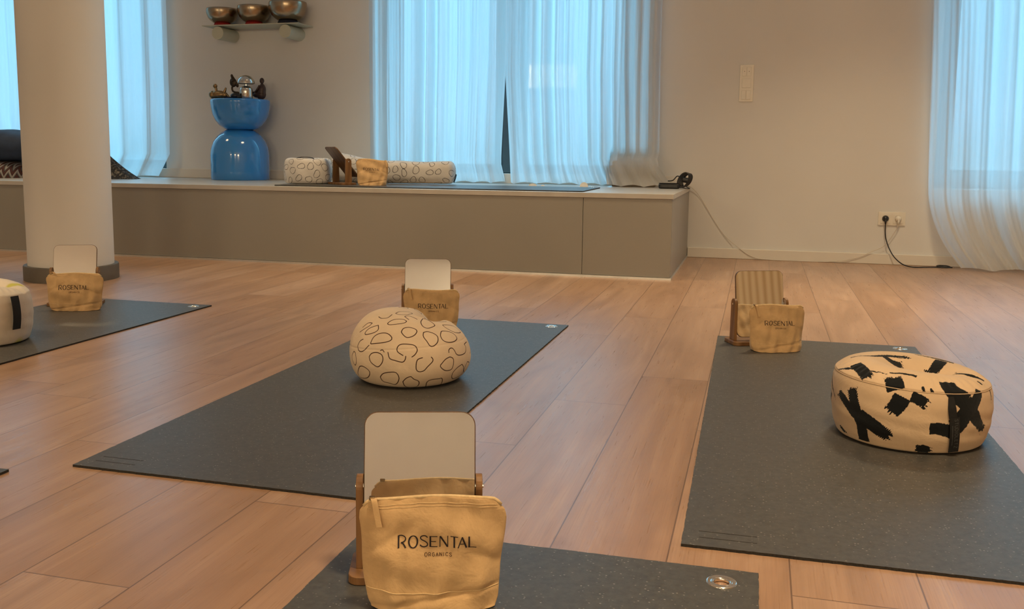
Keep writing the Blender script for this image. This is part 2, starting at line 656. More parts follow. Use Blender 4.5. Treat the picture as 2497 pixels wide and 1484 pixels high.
def window(n, x0, x1, z0, z1, mull):
    root = empty('window_%d' % n, ((x0 + x1) / 2, YB + .22, z0))
    root['kind'] = 'structure'
    cx = (x0 + x1) / 2
    w = (x1 - x0) / 2
    h = z1 - z0
    b = MB()
    f, d = .065, .07
    b.box((-w, 0, 0), (w, d, f)); b.box((-w, 0, h - f), (w, d, h))
    b.box((-w, 0, f), (-w + f, d, h - f)); b.box((w - f, 0, f), (w, d, h - f))
    m = mull - cx
    b.box((m - .05, -.005, f), (m + .05, d, h - f))
    b.build('window_frame', M['frame'], root, smooth=False, bevel=.004)
    for (a, c) in ((-w + f, m - .05), (m + .05, w - f)):
        s = MB()
        q = .06
        s.box((a, .01, f), (c, d - .015, f + q)); s.box((a, .01, h - f - q), (c, d - .015, h - f))
        s.box((a, .01, f + q), (a + q, d - .015, h - f - q)); s.box((c - q, .01, f + q), (c, d - .015, h - f - q))
        so = s.build('window_sash', M['frame'], root, smooth=False, bevel=.003)
        MB().box((a + q, .03, f + q), (c - q, .036, h - f - q)).build('window_pane', M['glass'], so, smooth=False)
    MB().box((-w, -.22, -.0), (w, 0.0, .012)).build('window_sill', M['white'], root, smooth=False)
    return root


window(1, *WINS[0], -5.2)
window(2, *WINS[1], -1.665)
window(3, *WINS[2], 1.85)

# skirting
XP = -0.43           # platform right end
b = MB(); b.box((XP + .002, YB - .016, 0), (XR, YB, .064))
tag(b.build('baseboard_right', M['skirt'], smooth=False, bevel=.004), kind='structure')
b = MB(); b.box((XL, YB - .016, HB), (XP, YB, HB + .066))
tag(b.build('baseboard_back', M['skirt'], smooth=False, bevel=.004), kind='structure')

# ------------------------------------------------------------------ platform
YF = 5.0615
pl = empty('platform', ((XL + XP) / 2, (YF + YB) / 2, 0), 0,
           'long grey built-in platform along the window wall with a pale top board', 'platform')


def rel(root, b, name, mat, **k):
    q = root.location
    b.V = [(v[0] - q[0], v[1] - q[1], v[2] - q[2]) for v in b.V]
    return b.build(name, mat, root, **k)


rel(pl, MB().box((XL + .003, YF - .004, HB - .026), (XP + .006, YB - .002, HB)), 'top_board', M['top'], smooth=False, bevel=.002)
for (a, c) in ((XL + .003, -.896), (-.894, XP - .001)):
    rel(pl, MB().box((a, YF, .012), (c, YF + .018, HB - .027)), 'front_panel', M['panel'], smooth=False, bevel=.0015)
rel(pl, MB().box((XP - .018, YF + .019, .012), (XP, YB - .002, HB - .027)), 'side_panel', M['panel'], smooth=False, bevel=.0015)
rel(pl, MB().box((XL + .003, YF - .007, 0), (XP + .006, YF + .004, .011)).box((XP - .004, YF + .004, 0), (XP + .006, YB - .017, .011)), 'floor_trim', M['metal_trim'], smooth=False)
# ------------------------------------------------------------------ soft shapes (numpy)


def resample(pts, n):
    P = np.array(pts, float)
    # smooth catmull-rom then resample by arc length
    out = []
    for i in range(len(P) - 1):
        p0, p1, p2, p3 = P[max(i - 1, 0)], P[i], P[i + 1], P[min(i + 2, len(P) - 1)]
        for k in range(12):
            t = k / 12
            out.append(.5 * (2 * p1 + (p2 - p0) * t + (2 * p0 - 5 * p1 + 4 * p2 - p3) * t * t + (3 * p1 - p0 - 3 * p2 + p3) * t ** 3))
    out.append(P[-1])
    out = np.array(out)
    s = np.r_[0, np.cumsum(np.linalg.norm(np.diff(out, axis=0), axis=1))]
    q = np.linspace(0, s[-1], n)
    return np.stack([np.interp(q, s, out[:, k]) for k in range(P.shape[1])], 1)


def zafu_grid(nt=360, ns=150):
    """flat round cushion with a zipped seam and a pressed middle; local origin at its base centre"""
    prof = resample([(0, .004), (.10, .002), (.158, .002), (.172, .016), (.180, .045), (.184, .085), (.182, .118), (.1765, .136),
                     (.1755, .1385), (.174, .142), (.150, .157), (.115, .168), (.07, .170), (0, .166)], ns)
    th = np.linspace(0, 2 * PI, nt, endpoint=False)[:, None]
    r, z = prof[None, :, 0], prof[None, :, 1]
    x = r * np.cos(th); y = r * np.sin(th); z = z + 0 * th
    s = np.linspace(0, 1, ns)[None, :]
    top = np.clip((z - .135) / .03, 0, 1)
    # pressed middle, a little right of centre, with a fold running right
    dx, dy = x - .03, y + .01
    z = z - top * .050 * np.exp(-(dx ** 2 / .0055 + dy ** 2 / .0032))
    z = z - top * .010 * np.exp(-((y + .02 + .15 * (x - .05)) / .012) ** 2) * np.clip((x + .05) / .1, 0, 1)
    # gathers under the seam ring and soft creases
    ring = np.exp(-((r - .160) / .018) ** 2) * top
    z = z + ring * .0016 * np.sin(46 * th + 2 * np.sin(5 * th))
    side = np.exp(-((z - .06) / .05) ** 2) * (r > .165)
    k = 1 + side * (.010 * np.sin(3 * th + 1) + .004 * np.sin(11 * th) + .004 * np.sin(170 * z + 3 * th)) + .012 * np.sin(2 * th + .6)
    tilt = np.clip(z, 0, 1) * (-.05) * x / .18
    z = z + tilt
    return np.stack([x * k * .945, y * k * .955, z * 1.04 + 0 * th], -1)


def pouf_grid(nt=360, ns=150):
    """plump half-moon cushion, two lobes divided by a dip at the back"""
    prof = resample([(0, .003), (.09, .001), (.135, .004), (.160, .025), (.173, .060), (.172, .098), (.160, .132), (.135, .163),
                     (.10, .185), (.055, .196), (0, .199)], ns)
    th = np.linspace(0, 2 * PI, nt, endpoint=False)[:, None]
    r, z = prof[None, :, 0], prof[None, :, 1]
    x = r * np.cos(th); y = r * np.sin(th); z = z + 0 * th
    k = 1 + .02 * np.sin(2 * th + .4) + .01 * np.sin(5 * th) * np.sin(30 * z)
    top = np.clip(z / .2, 0, 1) ** 1.5
    # groove leading to the back, right of centre
    g = np.exp(-((x - .050 + .1 * y) / .030) ** 2) * np.clip((y + .035) / .06, 0, 1)
    z = z - top * .040 * g
    # left lobe a little higher, right lobe lower
    z = z - top * .018 * np.clip((x - .0) / .12, -1, 1)
    # shallow seam round the belly
    sm = np.exp(-((z - .112 - .012 * np.sin(th * 1 + 1.9)) / .0022) ** 2) * (r > .12)
    k = k - .007 * sm
    return np.stack([x * k * .985, y * k * .985, z * .985 + 0 * th], -1)


def drum_grid(R=.145, H=.155, nt=140, ns=70, dent=.012, seed=1):
    prof = resample([(0, .003), (R * .8, .002), (R * .95, .008), (R, .035), (R * 1.02, H * .5), (R, H - .035), (R * .94, H - .008),
                     (R * .75, H), (0, H - dent)], ns)
    th = np.linspace(0, 2 * PI, nt, endpoint=False)[:, None]
    r, z = prof[None, :, 0], prof[None, :, 1]
    k = 1 + .012 * np.sin(2 * th + seed) + .008 * np.sin(5 * th + seed) + .006 * np.sin(9 * th + 40 * z)
    return np.stack([r * np.cos(th) * k, r * np.sin(th) * k, z + .003 * np.sin(4 * th + seed) * (z > H * .6)], -1)


def bolster_grid(L=.86, r0=.098, r1=.070, nt=70, ns=130):
    s = np.linspace(0, 1, ns)
    cap = np.clip(np.minimum(s, 1 - s) / .05, 0, 1)
    cap = np.sqrt(1 - (1 - cap) ** 2) * .999 + .001
    rad = (r1 + (r0 - r1) * np.clip(1 - s / .42, 0, 1) ** 1.2) * (1 + .02 * np.sin(s * 15))
    th = np.linspace(0, 2 * PI, nt, endpoint=False)[:, None]
    R = (rad * cap)[None, :]
    sq = 1 / (np.abs(np.cos(th)) ** 3 + np.abs(np.sin(th)) ** 3) ** (1 / 3)
    y = R * np.cos(th) * sq * 1.12
    z = R * np.sin(th) * sq
    z0 = rad[None, :]
    x = (s * L)[None, :] + 0 * th
    x = x + (s[None, :] > .95) * .0 * th
    return np.stack([x, y, z + z0], -1)


def seg_dist(P, A, B):
    """P (n,3); A,B (m,3): nearest distance and the parameter on the nearest segment"""
    best = np.full(len(P), 1e9)
    arg = np.zeros(len(P), int); tt = np.zeros(len(P))
    for i in range(len(A)):
        d = B[i] - A[i]
        L2 = d @ d + 1e-12
        w = P - A[i]
        t = np.clip(w @ d / L2, 0, 1)
        q = np.linalg.norm(w - t[:, None] * d, axis=1)
        m = q < best
        best[m] = q[m]; arg[m] = i; tt[m] = t[m]
    return best, arg, tt


def loops_field(P, loops, hw=.0011, N=None):
    A, B = [], []
    for l in loops:
        l = resample(l, 26)
        if N is not None:          # lay the outline on the curved surface
            for i in range(len(l)):
                j = int(((P - l[i]) ** 2).sum(1).argmin())
                n = N[j] / (np.linalg.norm(N[j]) + 1e-9)
                l[i] = l[i] - n * float((l[i] - P[j]) @ n)
        A.append(l[:-1]); B.append(l[1:])
    d, _, _ = seg_dist(P, np.concatenate(A), np.concatenate(B))
    return d - hw


def random_loops(P, N, rad, seed, gap=2.1, avoid=None):
    """egg-like loops laid on the surface P with normals N"""
    rnd = np.random.RandomState(seed)
    idx = rnd.permutation(len(P))
    C = [] if avoid is None else list(avoid)
    n0 = len(C)
    out = []
    for i in idx[:4000]:
        p = P[i]
        if C and min(np.linalg.norm(p - c) for c in C) < rad * gap: continue
        C.append(p)
        n = N[i] / (np.linalg.norm(N[i]) + 1e-9)
        a = np.cross(n, (.3, .2, 1.0)); a /= np.linalg.norm(a) + 1e-9
        b = np.cross(n, a)
        ph = rnd.uniform(0, 6.28); sx, sy = rnd.uniform(.65, 1.0), rnd.uniform(.6, .95)
        L = []
        for k in range(13):
            w = 2 * PI * k / 12
            q = rad * (1 + .14 * math.sin(2 * w + ph) + .08 * math.sin(3 * w + 2 * ph))
            u = sx * math.cos(w) * q; v = sy * math.sin(w) * q
            c, s = math.cos(ph), math.sin(ph)
            L.append(p + a * (u * c - v * s) + b * (u * s + v * c))
        L[-1] = L[0]
        out.append(np.array(L))
    return out


def normals_of(G):
    a = np.roll(G, -1, 0) - np.roll(G, 1, 0)
    b = np.gradient(G, axis=1)
    n = np.cross(a, b)
    return n / (np.linalg.norm(n, axis=-1, keepdims=True) + 1e-9)


def bag_fn(x, v, H, W, seed, bulge=1.0):
    """half depth of a zipped pouch at x (-1..1 across) and v (0..1 up)"""
    base = .030 * (1 - v) ** .8 + .004
    base *= (1 - np.abs(x) ** 4 * .55) * bulge
    s = seed
    base = base + .0028 * np.sin(5 * x + 7 * v + s) * v * (1 - v) * 3
    base = base + .0022 * np.sin(11 * x - 9 * v + 2 * s) * (1 - v) + .0018 * np.sin(3 * x + 17 * v + s)
    base = base + .0012 * np.sin(19 * x + 6 * v * np.cos(s)) * (v > .0)
    # diagonal creases from the corners
    base = base - .0035 * np.exp(-((v - .80 + .35 * np.abs(x + .15 * math.sin(s))) / .05) ** 2) * np.abs(x)
    base = base - .0030 * np.exp(-((v - .12 - .10 * x) / .03) ** 2)
    return np.maximum(base, .0015)


def bag_half_width(v, W):
    prof_v = [0, .10, .30, .60, .84, .92, 1.0]
    prof_w = [.84, .885, .93, .965, 1.0, .985, .93]
    return W / 2 * np.interp(v, prof_v, prof_w)
# outlines in millimetres on each cushion, from its base centre
STROKES = [([(-138,-107,123),(-134,-115,100),(-125,-122,71),(-116,-128,47),(-108,-123,11)],11.4,10.7,1,0),([(-161,-72,106),(-148,-95,89),(-128,-118,66)],8.3,8.3,1,0),([(-120,-127,69),(-99,-145,57),(-63,-159,36)],13.3,12.2,0,1),([(-40,-168,128),(-49,-168,109),(-60,-166,94)],14.4,12.9,0,1),([(-22,-170,131),(-9,-172,127),(7,-174,118)],9.2,9.6,0,1),([(-57,-138,162),(-53,-161,142)],14.4,14.7,1,0),([(53,-133,160),(62,-149,147),(92,-143,121)],14.7,15.7,0,0),([(92,-143,121),(115,-127,86),(137,-100,53)],14.7,8.3,0,1),([(124,-109,141),(116,-124,122),(104,-137,106)],7.7,14.7,0,0),([(104,-137,110),(85,-149,84),(72,-156,67)],15.7,17.5,0,0),([(19,-172,63),(40,-167,63),(68,-155,54)],10.1,11.4,0,0),([(-3,-162,11),(8,-162,14),(21,-159,9)],9.2,8.3,1,1),([(-172,15,131),(-173,-18,110),(-168,-42,88)],2.9,2.2,0,1),([(153,-66,135),(157,-71,113)],2.6,1.5,0,1),([(-154,-64,23),(-144,-78,15)],4.4,3.7,1,1),([(-134,9,173),(-95,13,179),(-50,50,175),(-1,67,171)],1.8,5.2,0,1),([(-56,41,175),(-40,28,166),(-19,30,157)],5.5,10.1,0,1),([(-129,-54,171),(-118,-88,166),(-108,-119,158)],10.1,11.1,0,1),([(-164,-38,153),(-146,-60,161),(-118,-85,168)],1.8,4.1,1,0),([(-102,-104,167),(-86,-112,168),(-68,-124,168)],2.2,0.7,0,0),([(-63,-121,170),(-33,-124,171),(-9,-131,168)],1.5,3.3,0,0),([(19,95,174),(56,83,171),(100,64,165)],1.5,4.1,0,0),([(75,67,168),(61,44,158),(50,30,146)],11.1,9.2,0,1),([(95,4,152),(118,-14,155),(148,-28,147)],2.9,4.1,1,0),([(126,-73,154),(135,-77,148)],1.5,1.8,0,0),([(0,-160,152),(3,-167,145)],2.2,2.6,0,0),([(17,-160,150),(19,-166,145)],1.5,2.6,0,0)]
LOOPS = [[(-64,-81,189),(-51,-91,187),(-34,-87,189),(-30,-65,194)],[(-24,-53,196),(-20,-28,198),(-2,-12,195),(11,-10,191),(9,-43,193),(-11,-57,194),(-24,-53,196)],[(22,-87,182),(10,-82,186),(-7,-89,187),(-18,-99,184),(-25,-112,177),(-17,-116,175),(1,-110,176),(19,-98,179),(22,-87,182)],[(7,-63,191),(13,-52,191),(26,-52,188),(42,-57,184)],[(7,-63,191),(16,-70,188),(24,-75,185)],[(-51,-117,172),(-46,-130,162),(-57,-134,153),(-80,-130,146),(-88,-124,148),(-79,-118,160),(-59,-117,169),(-51,-117,172)],[(-74,-104,174),(-80,-110,167),(-96,-111,157),(-109,-109,147)],[(-74,-104,174),(-88,-98,173),(-104,-102,160)],[(-60,-151,126),(-54,-144,143),(-39,-140,153),(-16,-140,155),(1,-147,146),(-1,-153,138),(-21,-157,132),(-43,-155,128),(-60,-152,125),(-60,-151,126)],[(22,-129,159),(24,-117,167),(37,-107,169),(54,-103,164),(60,-109,158),(56,-123,150),(42,-135,146),(30,-134,152),(22,-129,159)],[(53,-39,183),(56,-65,178),(67,-80,169),(81,-77,164),(91,-55,166),(89,-45,169),(69,-37,179),(53,-39,183)],[(76,-99,156),(79,-109,146),(91,-113,134),(100,-115,123),(108,-108,121),(115,-93,130),(111,-81,143),(99,-81,151),(84,-89,157),(76,-99,156)],[(113,-56,153),(116,-71,144),(125,-77,133),(137,-68,126),(148,-47,125),(150,-26,130),(141,-22,140),(129,-31,149),(116,-48,153),(113,-56,153)],[(77,-23,174),(80,-10,171),(93,-2,170),(100,30,166)],[(77,-23,174),(80,40,165),(85,60,164)],[(105,-20,165),(114,6,161),(124,34,151),(141,34,137),(142,2,140),(133,-17,148),(114,-24,159),(105,-20,165)],[(-89,-134,133),(-100,-131,126),(-106,-133,111),(-98,-142,101),(-83,-150,103),(-64,-152,121)],[(39,-161,101),(24,-162,110),(21,-159,120),(28,-153,129),(46,-146,130),(64,-139,126),(73,-141,115),(69,-148,103),(62,-154,97)],[(-60,-161,91),(-52,-161,101),(-34,-165,105),(-19,-167,98),(-18,-169,81),(-31,-167,66),(-46,-165,71),(-56,-163,79),(-60,-161,91)],[(-3,-166,108),(3,-168,92),(18,-167,87),(38,-164,83),(45,-161,90),(46,-159,99)],[(-26,-164,111),(-20,-163,113),(-14,-166,108)],[(88,-141,94),(77,-148,90),(74,-152,79),(74,-152,63),(80,-148,56),(92,-142,58),(101,-136,69),(112,-126,82),(112,-124,89),(108,-126,94)],[(147,-81,88),(153,-70,81),(153,-70,62),(148,-75,51),(138,-95,52),(129,-110,66),(132,-105,74),(139,-94,84),(147,-81,88)],[(144,-81,100),(143,-78,108),(148,-67,111),(154,-61,103),(158,-56,91),(165,-40,86),(170,-12,88),(167,1,103),(165,-4,110),(162,27,111)],[(-121,-125,95),(-130,-117,78),(-124,-124,62),(-114,-131,57),(-108,-138,71),(-113,-133,91),(-121,-125,95)],[(-95,-146,58),(-105,-134,43),(-111,-115,23),(-94,-127,20),(-70,-147,29),(-60,-157,45),(-67,-158,55),(-84,-152,61),(-95,-146,58)],[(-28,-160,36),(-17,-165,48),(9,-166,54),(22,-164,51),(26,-158,34),(12,-148,15),(-4,-151,19),(-22,-153,23),(-28,-160,36)],[(35,-152,26),(46,-155,37),(59,-153,42),(64,-148,35),(76,-137,26),(68,-125,10),(46,-119,3),(36,-138,10),(35,-152,26)],[(82,-99,3),(93,-121,21),(105,-119,29),(122,-102,29),(128,-91,27),(113,-65,4)],[(167,-31,58),(167,-16,45),(158,-7,24),(145,-46,18),(148,-64,36),(158,-53,51),(167,-31,58)],[(172,2,59),(171,24,51),(162,31,30),(156,23,21),(166,-9,38),(172,2,59)],[(154,65,107),(164,56,88),(172,30,77)],[(-84,-113,6),(-77,-116,6),(-63,-120,4)],[(141,69,124),(152,66,111)],[(100,76,156),(106,78,152)]]


def field_obj(name, G, sd, mat, parent=None, loc=None):
    b = MB().grid(G, wrap=True)
    o = b.build(name, mat, parent, loc=loc)
    at = o.data.attributes.new('sd', 'FLOAT', 'POINT')
    at.data.foreach_set('value', np.asarray(sd, np.float32).ravel())
    return o


# ------------------------------------------------------------------ pillar
pc = (-3.3497, 4.1102)
pil = empty('pillar', (pc[0], pc[1], 0), 0, 'round white plastered pillar with dark foot ring left of the blue stool', 'pillar')
MB().lathe([(.2043, 0.0), (.2043, CEIL)], 96).build('shaft', M['wall'], pil)
MB().lathe([(.2045, .074), (.224, .074), (.226, .068), (.226, 0), (.2045, 0)], 96).build('skirting', M['dark_skirt'], pil, auto=.6)

# ------------------------------------------------------------------ exercise mats
MW, ML = 0.66, 1.946


def make_mat(name, label, eyelets, stitches=True, group=None, w=MW, l=ML, ripple=0):
    """origin near-left corner of the mat, x across, y along"""
    root = empty(name, (0, 0, 0), 0, label, 'exercise mat', group)
    rnd = random.Random(hash(label) % 1000 if False else len(label))
    # slightly frayed outline
    P = []
    def edge(a, b_, n):
        for i in range(n):
            t = i / n
            x, y = a[0] + (b_[0] - a[0]) * t, a[1] + (b_[1] - a[1]) * t
            j = 0 if i == 0 else rnd.uniform(-.0007, .0007)
            dx, dy = (b_[0] - a[0]), (b_[1] - a[1])
            q = math.hypot(dx, dy)
            P.append((x - dy / q * j, y + dx / q * j))
    edge((0, 0), (w, 0), 90); edge((w, 0), (w, l), 260); edge((w, l), (0, l), 90); edge((0, l), (0, 0), 260)
    tmp = MB().prism(P, 0, .0052).build('tmp', M['mat'], smooth=False)
    cut = []
    for (ex, ey) in eyelets:
        c = MB().prism([(ex + .0125 * math.cos(2 * PI * k / 32), ey + .0125 * math.sin(2 * PI * k / 32)) for k in range(32)], -.01, .02).build('tmpc', M['mat'], smooth=False)
        md = tmp.modifiers.new('b', 'BOOLEAN'); md.operation = 'DIFFERENCE'; md.object = c; md.solver = 'EXACT'
        cut.append(c)
    dg = bpy.context.evaluated_depsgraph_get()
    me = bpy.data.meshes.new_from_object(tmp.evaluated_get(dg))
    for c in cut + [tmp]:
        bpy.data.objects.remove(c, do_unlink=True)
    me.name = 'mat_sheet'
    me.materials.clear(); me.materials.append(M['mat']); me.materials.append(M['mat_edge'])
    me.polygons.foreach_set('material_index', [0 if abs(p.normal.z) > .5 else 1 for p in me.polygons])
    s = bpy.data.objects.new('mat_sheet', me); COL.objects.link(s); s.parent = root
    for (ex, ey) in eyelets:
        prof = [(.0125, .0), (.0112, .003), (.0120, .0052), (.0140, .0064), (.0160, .0056), (.0175, .0052), (.0205, .0066), (.0225, .0062), (.0236, .0050), (.0236, .0046)]
        MB().lathe(prof, 48).build('eyelet', M['eyelet'], root, loc=(ex, ey, .0004))
    if stitches:
        for (x0, x1, y) in ((.028, .124, .036), (.026, .124, .064)):
            MB().box((x0, y, .0050), (x1, y + .0018, .00545)).build('pressed_line', M['mat_edge'], root, smooth=False)
    return root


E1 = [(.055, ML - .05), (MW - .055, ML - .05)]
m1 = make_mat('exercise_mat', 'dark speckled mat under the stone-patterned cushion in the middle', E1)
m1.location = (-1.349, 1.6301, 0); m1.rotation_euler[2] = -.0055
m2 = make_mat('exercise_mat', 'dark speckled mat under the cushion with black brush strokes', E1)
m2.location = (-.1014, 1.5901, 0); m2.rotation_euler[2] = .0108
m3 = make_mat('exercise_mat', 'nearest dark mat, under the front mirror and pouch', E1, False)
a = .0082
m3.location = (.0247 - MW * math.cos(a) + ML * math.sin(a), 1.509 - ML * math.cos(a) - MW * math.sin(a), 0); m3.rotation_euler[2] = a
m4 = make_mat('exercise_mat', 'dark mat beside the pillar under the yellow-blotched cushion', E1, False)
m4.location = (-2.2019 - MW, 3.5494 - ML, 0)
m5 = make_mat('exercise_mat', 'dark mat of which only a corner tip shows at the left edge', [], False)
m5.location = (-1.452 - MW, 1.566 - ML, 0)
m6 = make_mat('exercise_mat', 'dark mat lying lengthwise on the grey platform', [(MW - .055, .05)], False, w=.575, l=1.83)
m6.location = (-.909, 5.125, HB + .0004); m6.rotation_euler[2] = PI / 2

# ------------------------------------------------------------------ mirror stands


def make_stand(name, label, tilt, group='tilting wooden table mirrors'):
    root = empty(name, (0, 0, 0), 0, label, 'table mirror', group)
    MB().prism(rrect(.215, .105, .018), 0, .013).build('base', M['stand'], root, smooth=False, bevel=.0015)
    for s in (-1, 1):
        P = [(-.021, .013), (.021, .013)] + [(.019 * math.cos(w), .138 + .019 * math.sin(w)) for w in [PI * k / 14 for k in range(15)]]
        fn = lambda v, s=s: (v[2], v[0], v[1])
        x0 = s * .092 - .005
        po = MB().prism(P, x0, x0 + .010, fn=fn).build('post', M['stand'], root, smooth=False, bevel=.001)
        MB().tube([(s * .0972, 0, .138), (s * .0990, 0, .138)], .0035, 12).build('pivot_screw', M['eyelet'], po, smooth=False)
        MB().tube([(s * .0868, 0, .138), (s * .0862, 0, .138)], .0050, 12).build('spacer', M['eyelet'], po, smooth=False)
    W, Hh = .1735, .230
    fn = lambda v: (v[0], v[2], v[1])
    bo = MB().prism(rrect(W, Hh, .022, 8), .0, .0065, fn=fn).build('mirror_board', M['stand_edge'], root, smooth=False, bevel=.0008)
    bo.location = (0, 0, .137); bo.rotation_euler = (-tilt, 0, 0)
    MB().prism(rrect(W - .003, Hh - .003, .0205, 8), -.0012, -.0001, fn=fn).build('mirror_glass', M['mirror'], bo, smooth=False)
    return root


R18 = math.radians
st = make_stand('table_mirror', 'front table mirror on the nearest mat, behind the largest pouch', R18(13), 'tilting wooden table mirrors')
st.location = (-.487, 1.360, .0056); st.rotation_euler[2] = R18(18)


def copy_tree(o, parent=None, keep=True):
    c = o.copy(); COL.objects.link(c); c.parent = parent
    for ch in list(o.children): copy_tree(ch, c)
    return c


def set_tilt(r, t):
    for ch in r.children:
        if ch.name.startswith('mirror_board'): ch.rotation_euler = (-t, 0, 0)


for (loc, rz, tilt, lab) in (((-1.184, 3.395, .0056), 16, 11, 'table mirror behind the stone-patterned cushion in the middle'),
                             ((-2.745, 3.385, .0056), 25, 16, 'table mirror standing in front of the pillar'),
                             ((.018, 3.445, .0056), 24, 9, 'table mirror with striped reflection behind the right mat pouch'),
                             ((-2.425, 5.385, HB + .0056), 138, 40, 'table mirror seen from the side on the platform')):
    s = copy_tree(st)
    s.location = loc; s.rotation_euler[2] = R18(rz); s['label'] = lab
    set_tilt(s, R18(tilt))

# ------------------------------------------------------------------ lettering
TK, TN = .072, .036
GLY = {
    'R': (.66, [([(0, -.02), (0, 1)], TK), ([(0, .98), (.3, 1.0), (.55, .9), (.62, .72), (.52, .54), (.3, .42)], .050), ([(.2, .42), (.36, .36), (.5, .2), (.62, .0)], .066)]),
    'O': (.80, [([(.4 + .38 * math.sin(2 * PI * k / 24), .5 + .5 * math.cos(2 * PI * k / 24)) for k in range(25)], 'o')]),
    'S': (.68, [([(.66, .84), (.52, .97), (.30, .99), (.08, .90), (.05, .74), (.2, .6), (.48, .46), (.66, .28), (.60, .07), (.36, 0), (.14, .06), (0, .2)], .050)]),
    'E': (.62, [([(0, 0), (0, 1)], TK), ([(0, .97), (.63, .97)], TN), ([(0, .5), (.5, .5)], TN), ([(0, .03), (.63, .03)], TN)]),
    'N': (.70, [([(0, 0), (0, 1)], TN), ([(.02, .98), (.66, .02)], TK), ([(.68, 0), (.68, 1)], TN)]),
    'T': (.66, [([(.33, 0), (.33, .97)], TK), ([(0, .97), (.66, .97)], TN)]),
    'A': (.74, [([(0, 0), (.36, .98)], .042), ([(.36, .98), (.74, 0)], TK), ([(.17, .36), (.56, .36)], TN)]),
    'L': (.64, [([(0, 0), (0, 1)], TK), ([(0, .03), (.64, .03)], TN)]),
    'G': (.74, [([(.68, .82), (.5, .97), (.32, .98), (.1, .8), (.03, .5), (.1, .2), (.32, .02), (.55, .03), (.7, .18), (.7, .45), (.42, .45)], .04)]),
    'C': (.70, [([(.68, .82), (.5, .97), (.32, .98), (.1, .8), (.03, .5), (.1, .2), (.32, .02), (.52, .03), (.68, .18)], .04)]),
    'I': (.10, [([(.05, 0), (.05, 1)], .05)]),
    'U': (.66, [([(0, 1), (0, .3), (.1, .06), (.33, 0), (.56, .06), (.66, .3), (.66, 1)], .04)]),
    'D': (.70, [([(0, 0), (0, 1), (.3, .98), (.6, .8), (.68, .5), (.6, .2), (.3, .02), (0, 0)], .04)]),
    'Z': (.62, [([(0, .97), (.62, .97), (0, .03), (.62, .03)], .04)]),
}


def letter_ribbons(mb, ch, x, z, h, fmap, wt=None, m=1):
    for pts, w in GLY[ch][1]:
        straight = len(pts) <= 2 or ch in 'Z'
        if straight:
            Q = []
            for i in range(len(pts) - 1):
                n = 8
                for k in range(n + 1): Q.append((pts[i][0] + (pts[i + 1][0] - pts[i][0]) * k / n, pts[i][1] + (pts[i + 1][1] - pts[i][1]) * k / n))
        else:
            Q = [tuple(p) for p in resample([(p[0], p[1], 0) for p in pts], 26)[:, :2]]
        V, Fs = [], []
        for i, q in enumerate(Q):
            a_, b_ = Q[max(i - 1, 0)], Q[min(i + 1, len(Q) - 1)]
            dx, dy = b_[0] - a_[0], b_[1] - a_[1]
            l = math.hypot(dx, dy) or 1
            hw = (TN + (TK - TN) * abs(dy / l) ** 1.0) if w == 'o' else w
            if wt: hw = wt
            for s in (-1, 0, 1):
                V.append(fmap(x + (q[0] - dy / l * hw * s) * h, z + (q[1] + dx / l * hw * s) * h))
        for i in range(len(Q) - 1):
            for k in (0, 1):
                Fs.append((i * 3 + k, i * 3 + k + 1, i * 3 + k + 4, i * 3 + k + 3))
        mb.add(V, Fs, m)


ROS = [('R', 0), ('O', .885), ('S', 1.885), ('E', 2.79), ('N', 3.64), ('T', 4.56), ('A', 5.23), ('L', 6.21)]
ORG = [('O', 0), ('R', 1.16), ('G', 2.2), ('A', 3.3), ('N', 4.4), ('I', 5.55), ('C', 6.15), ('S', 7.25)]


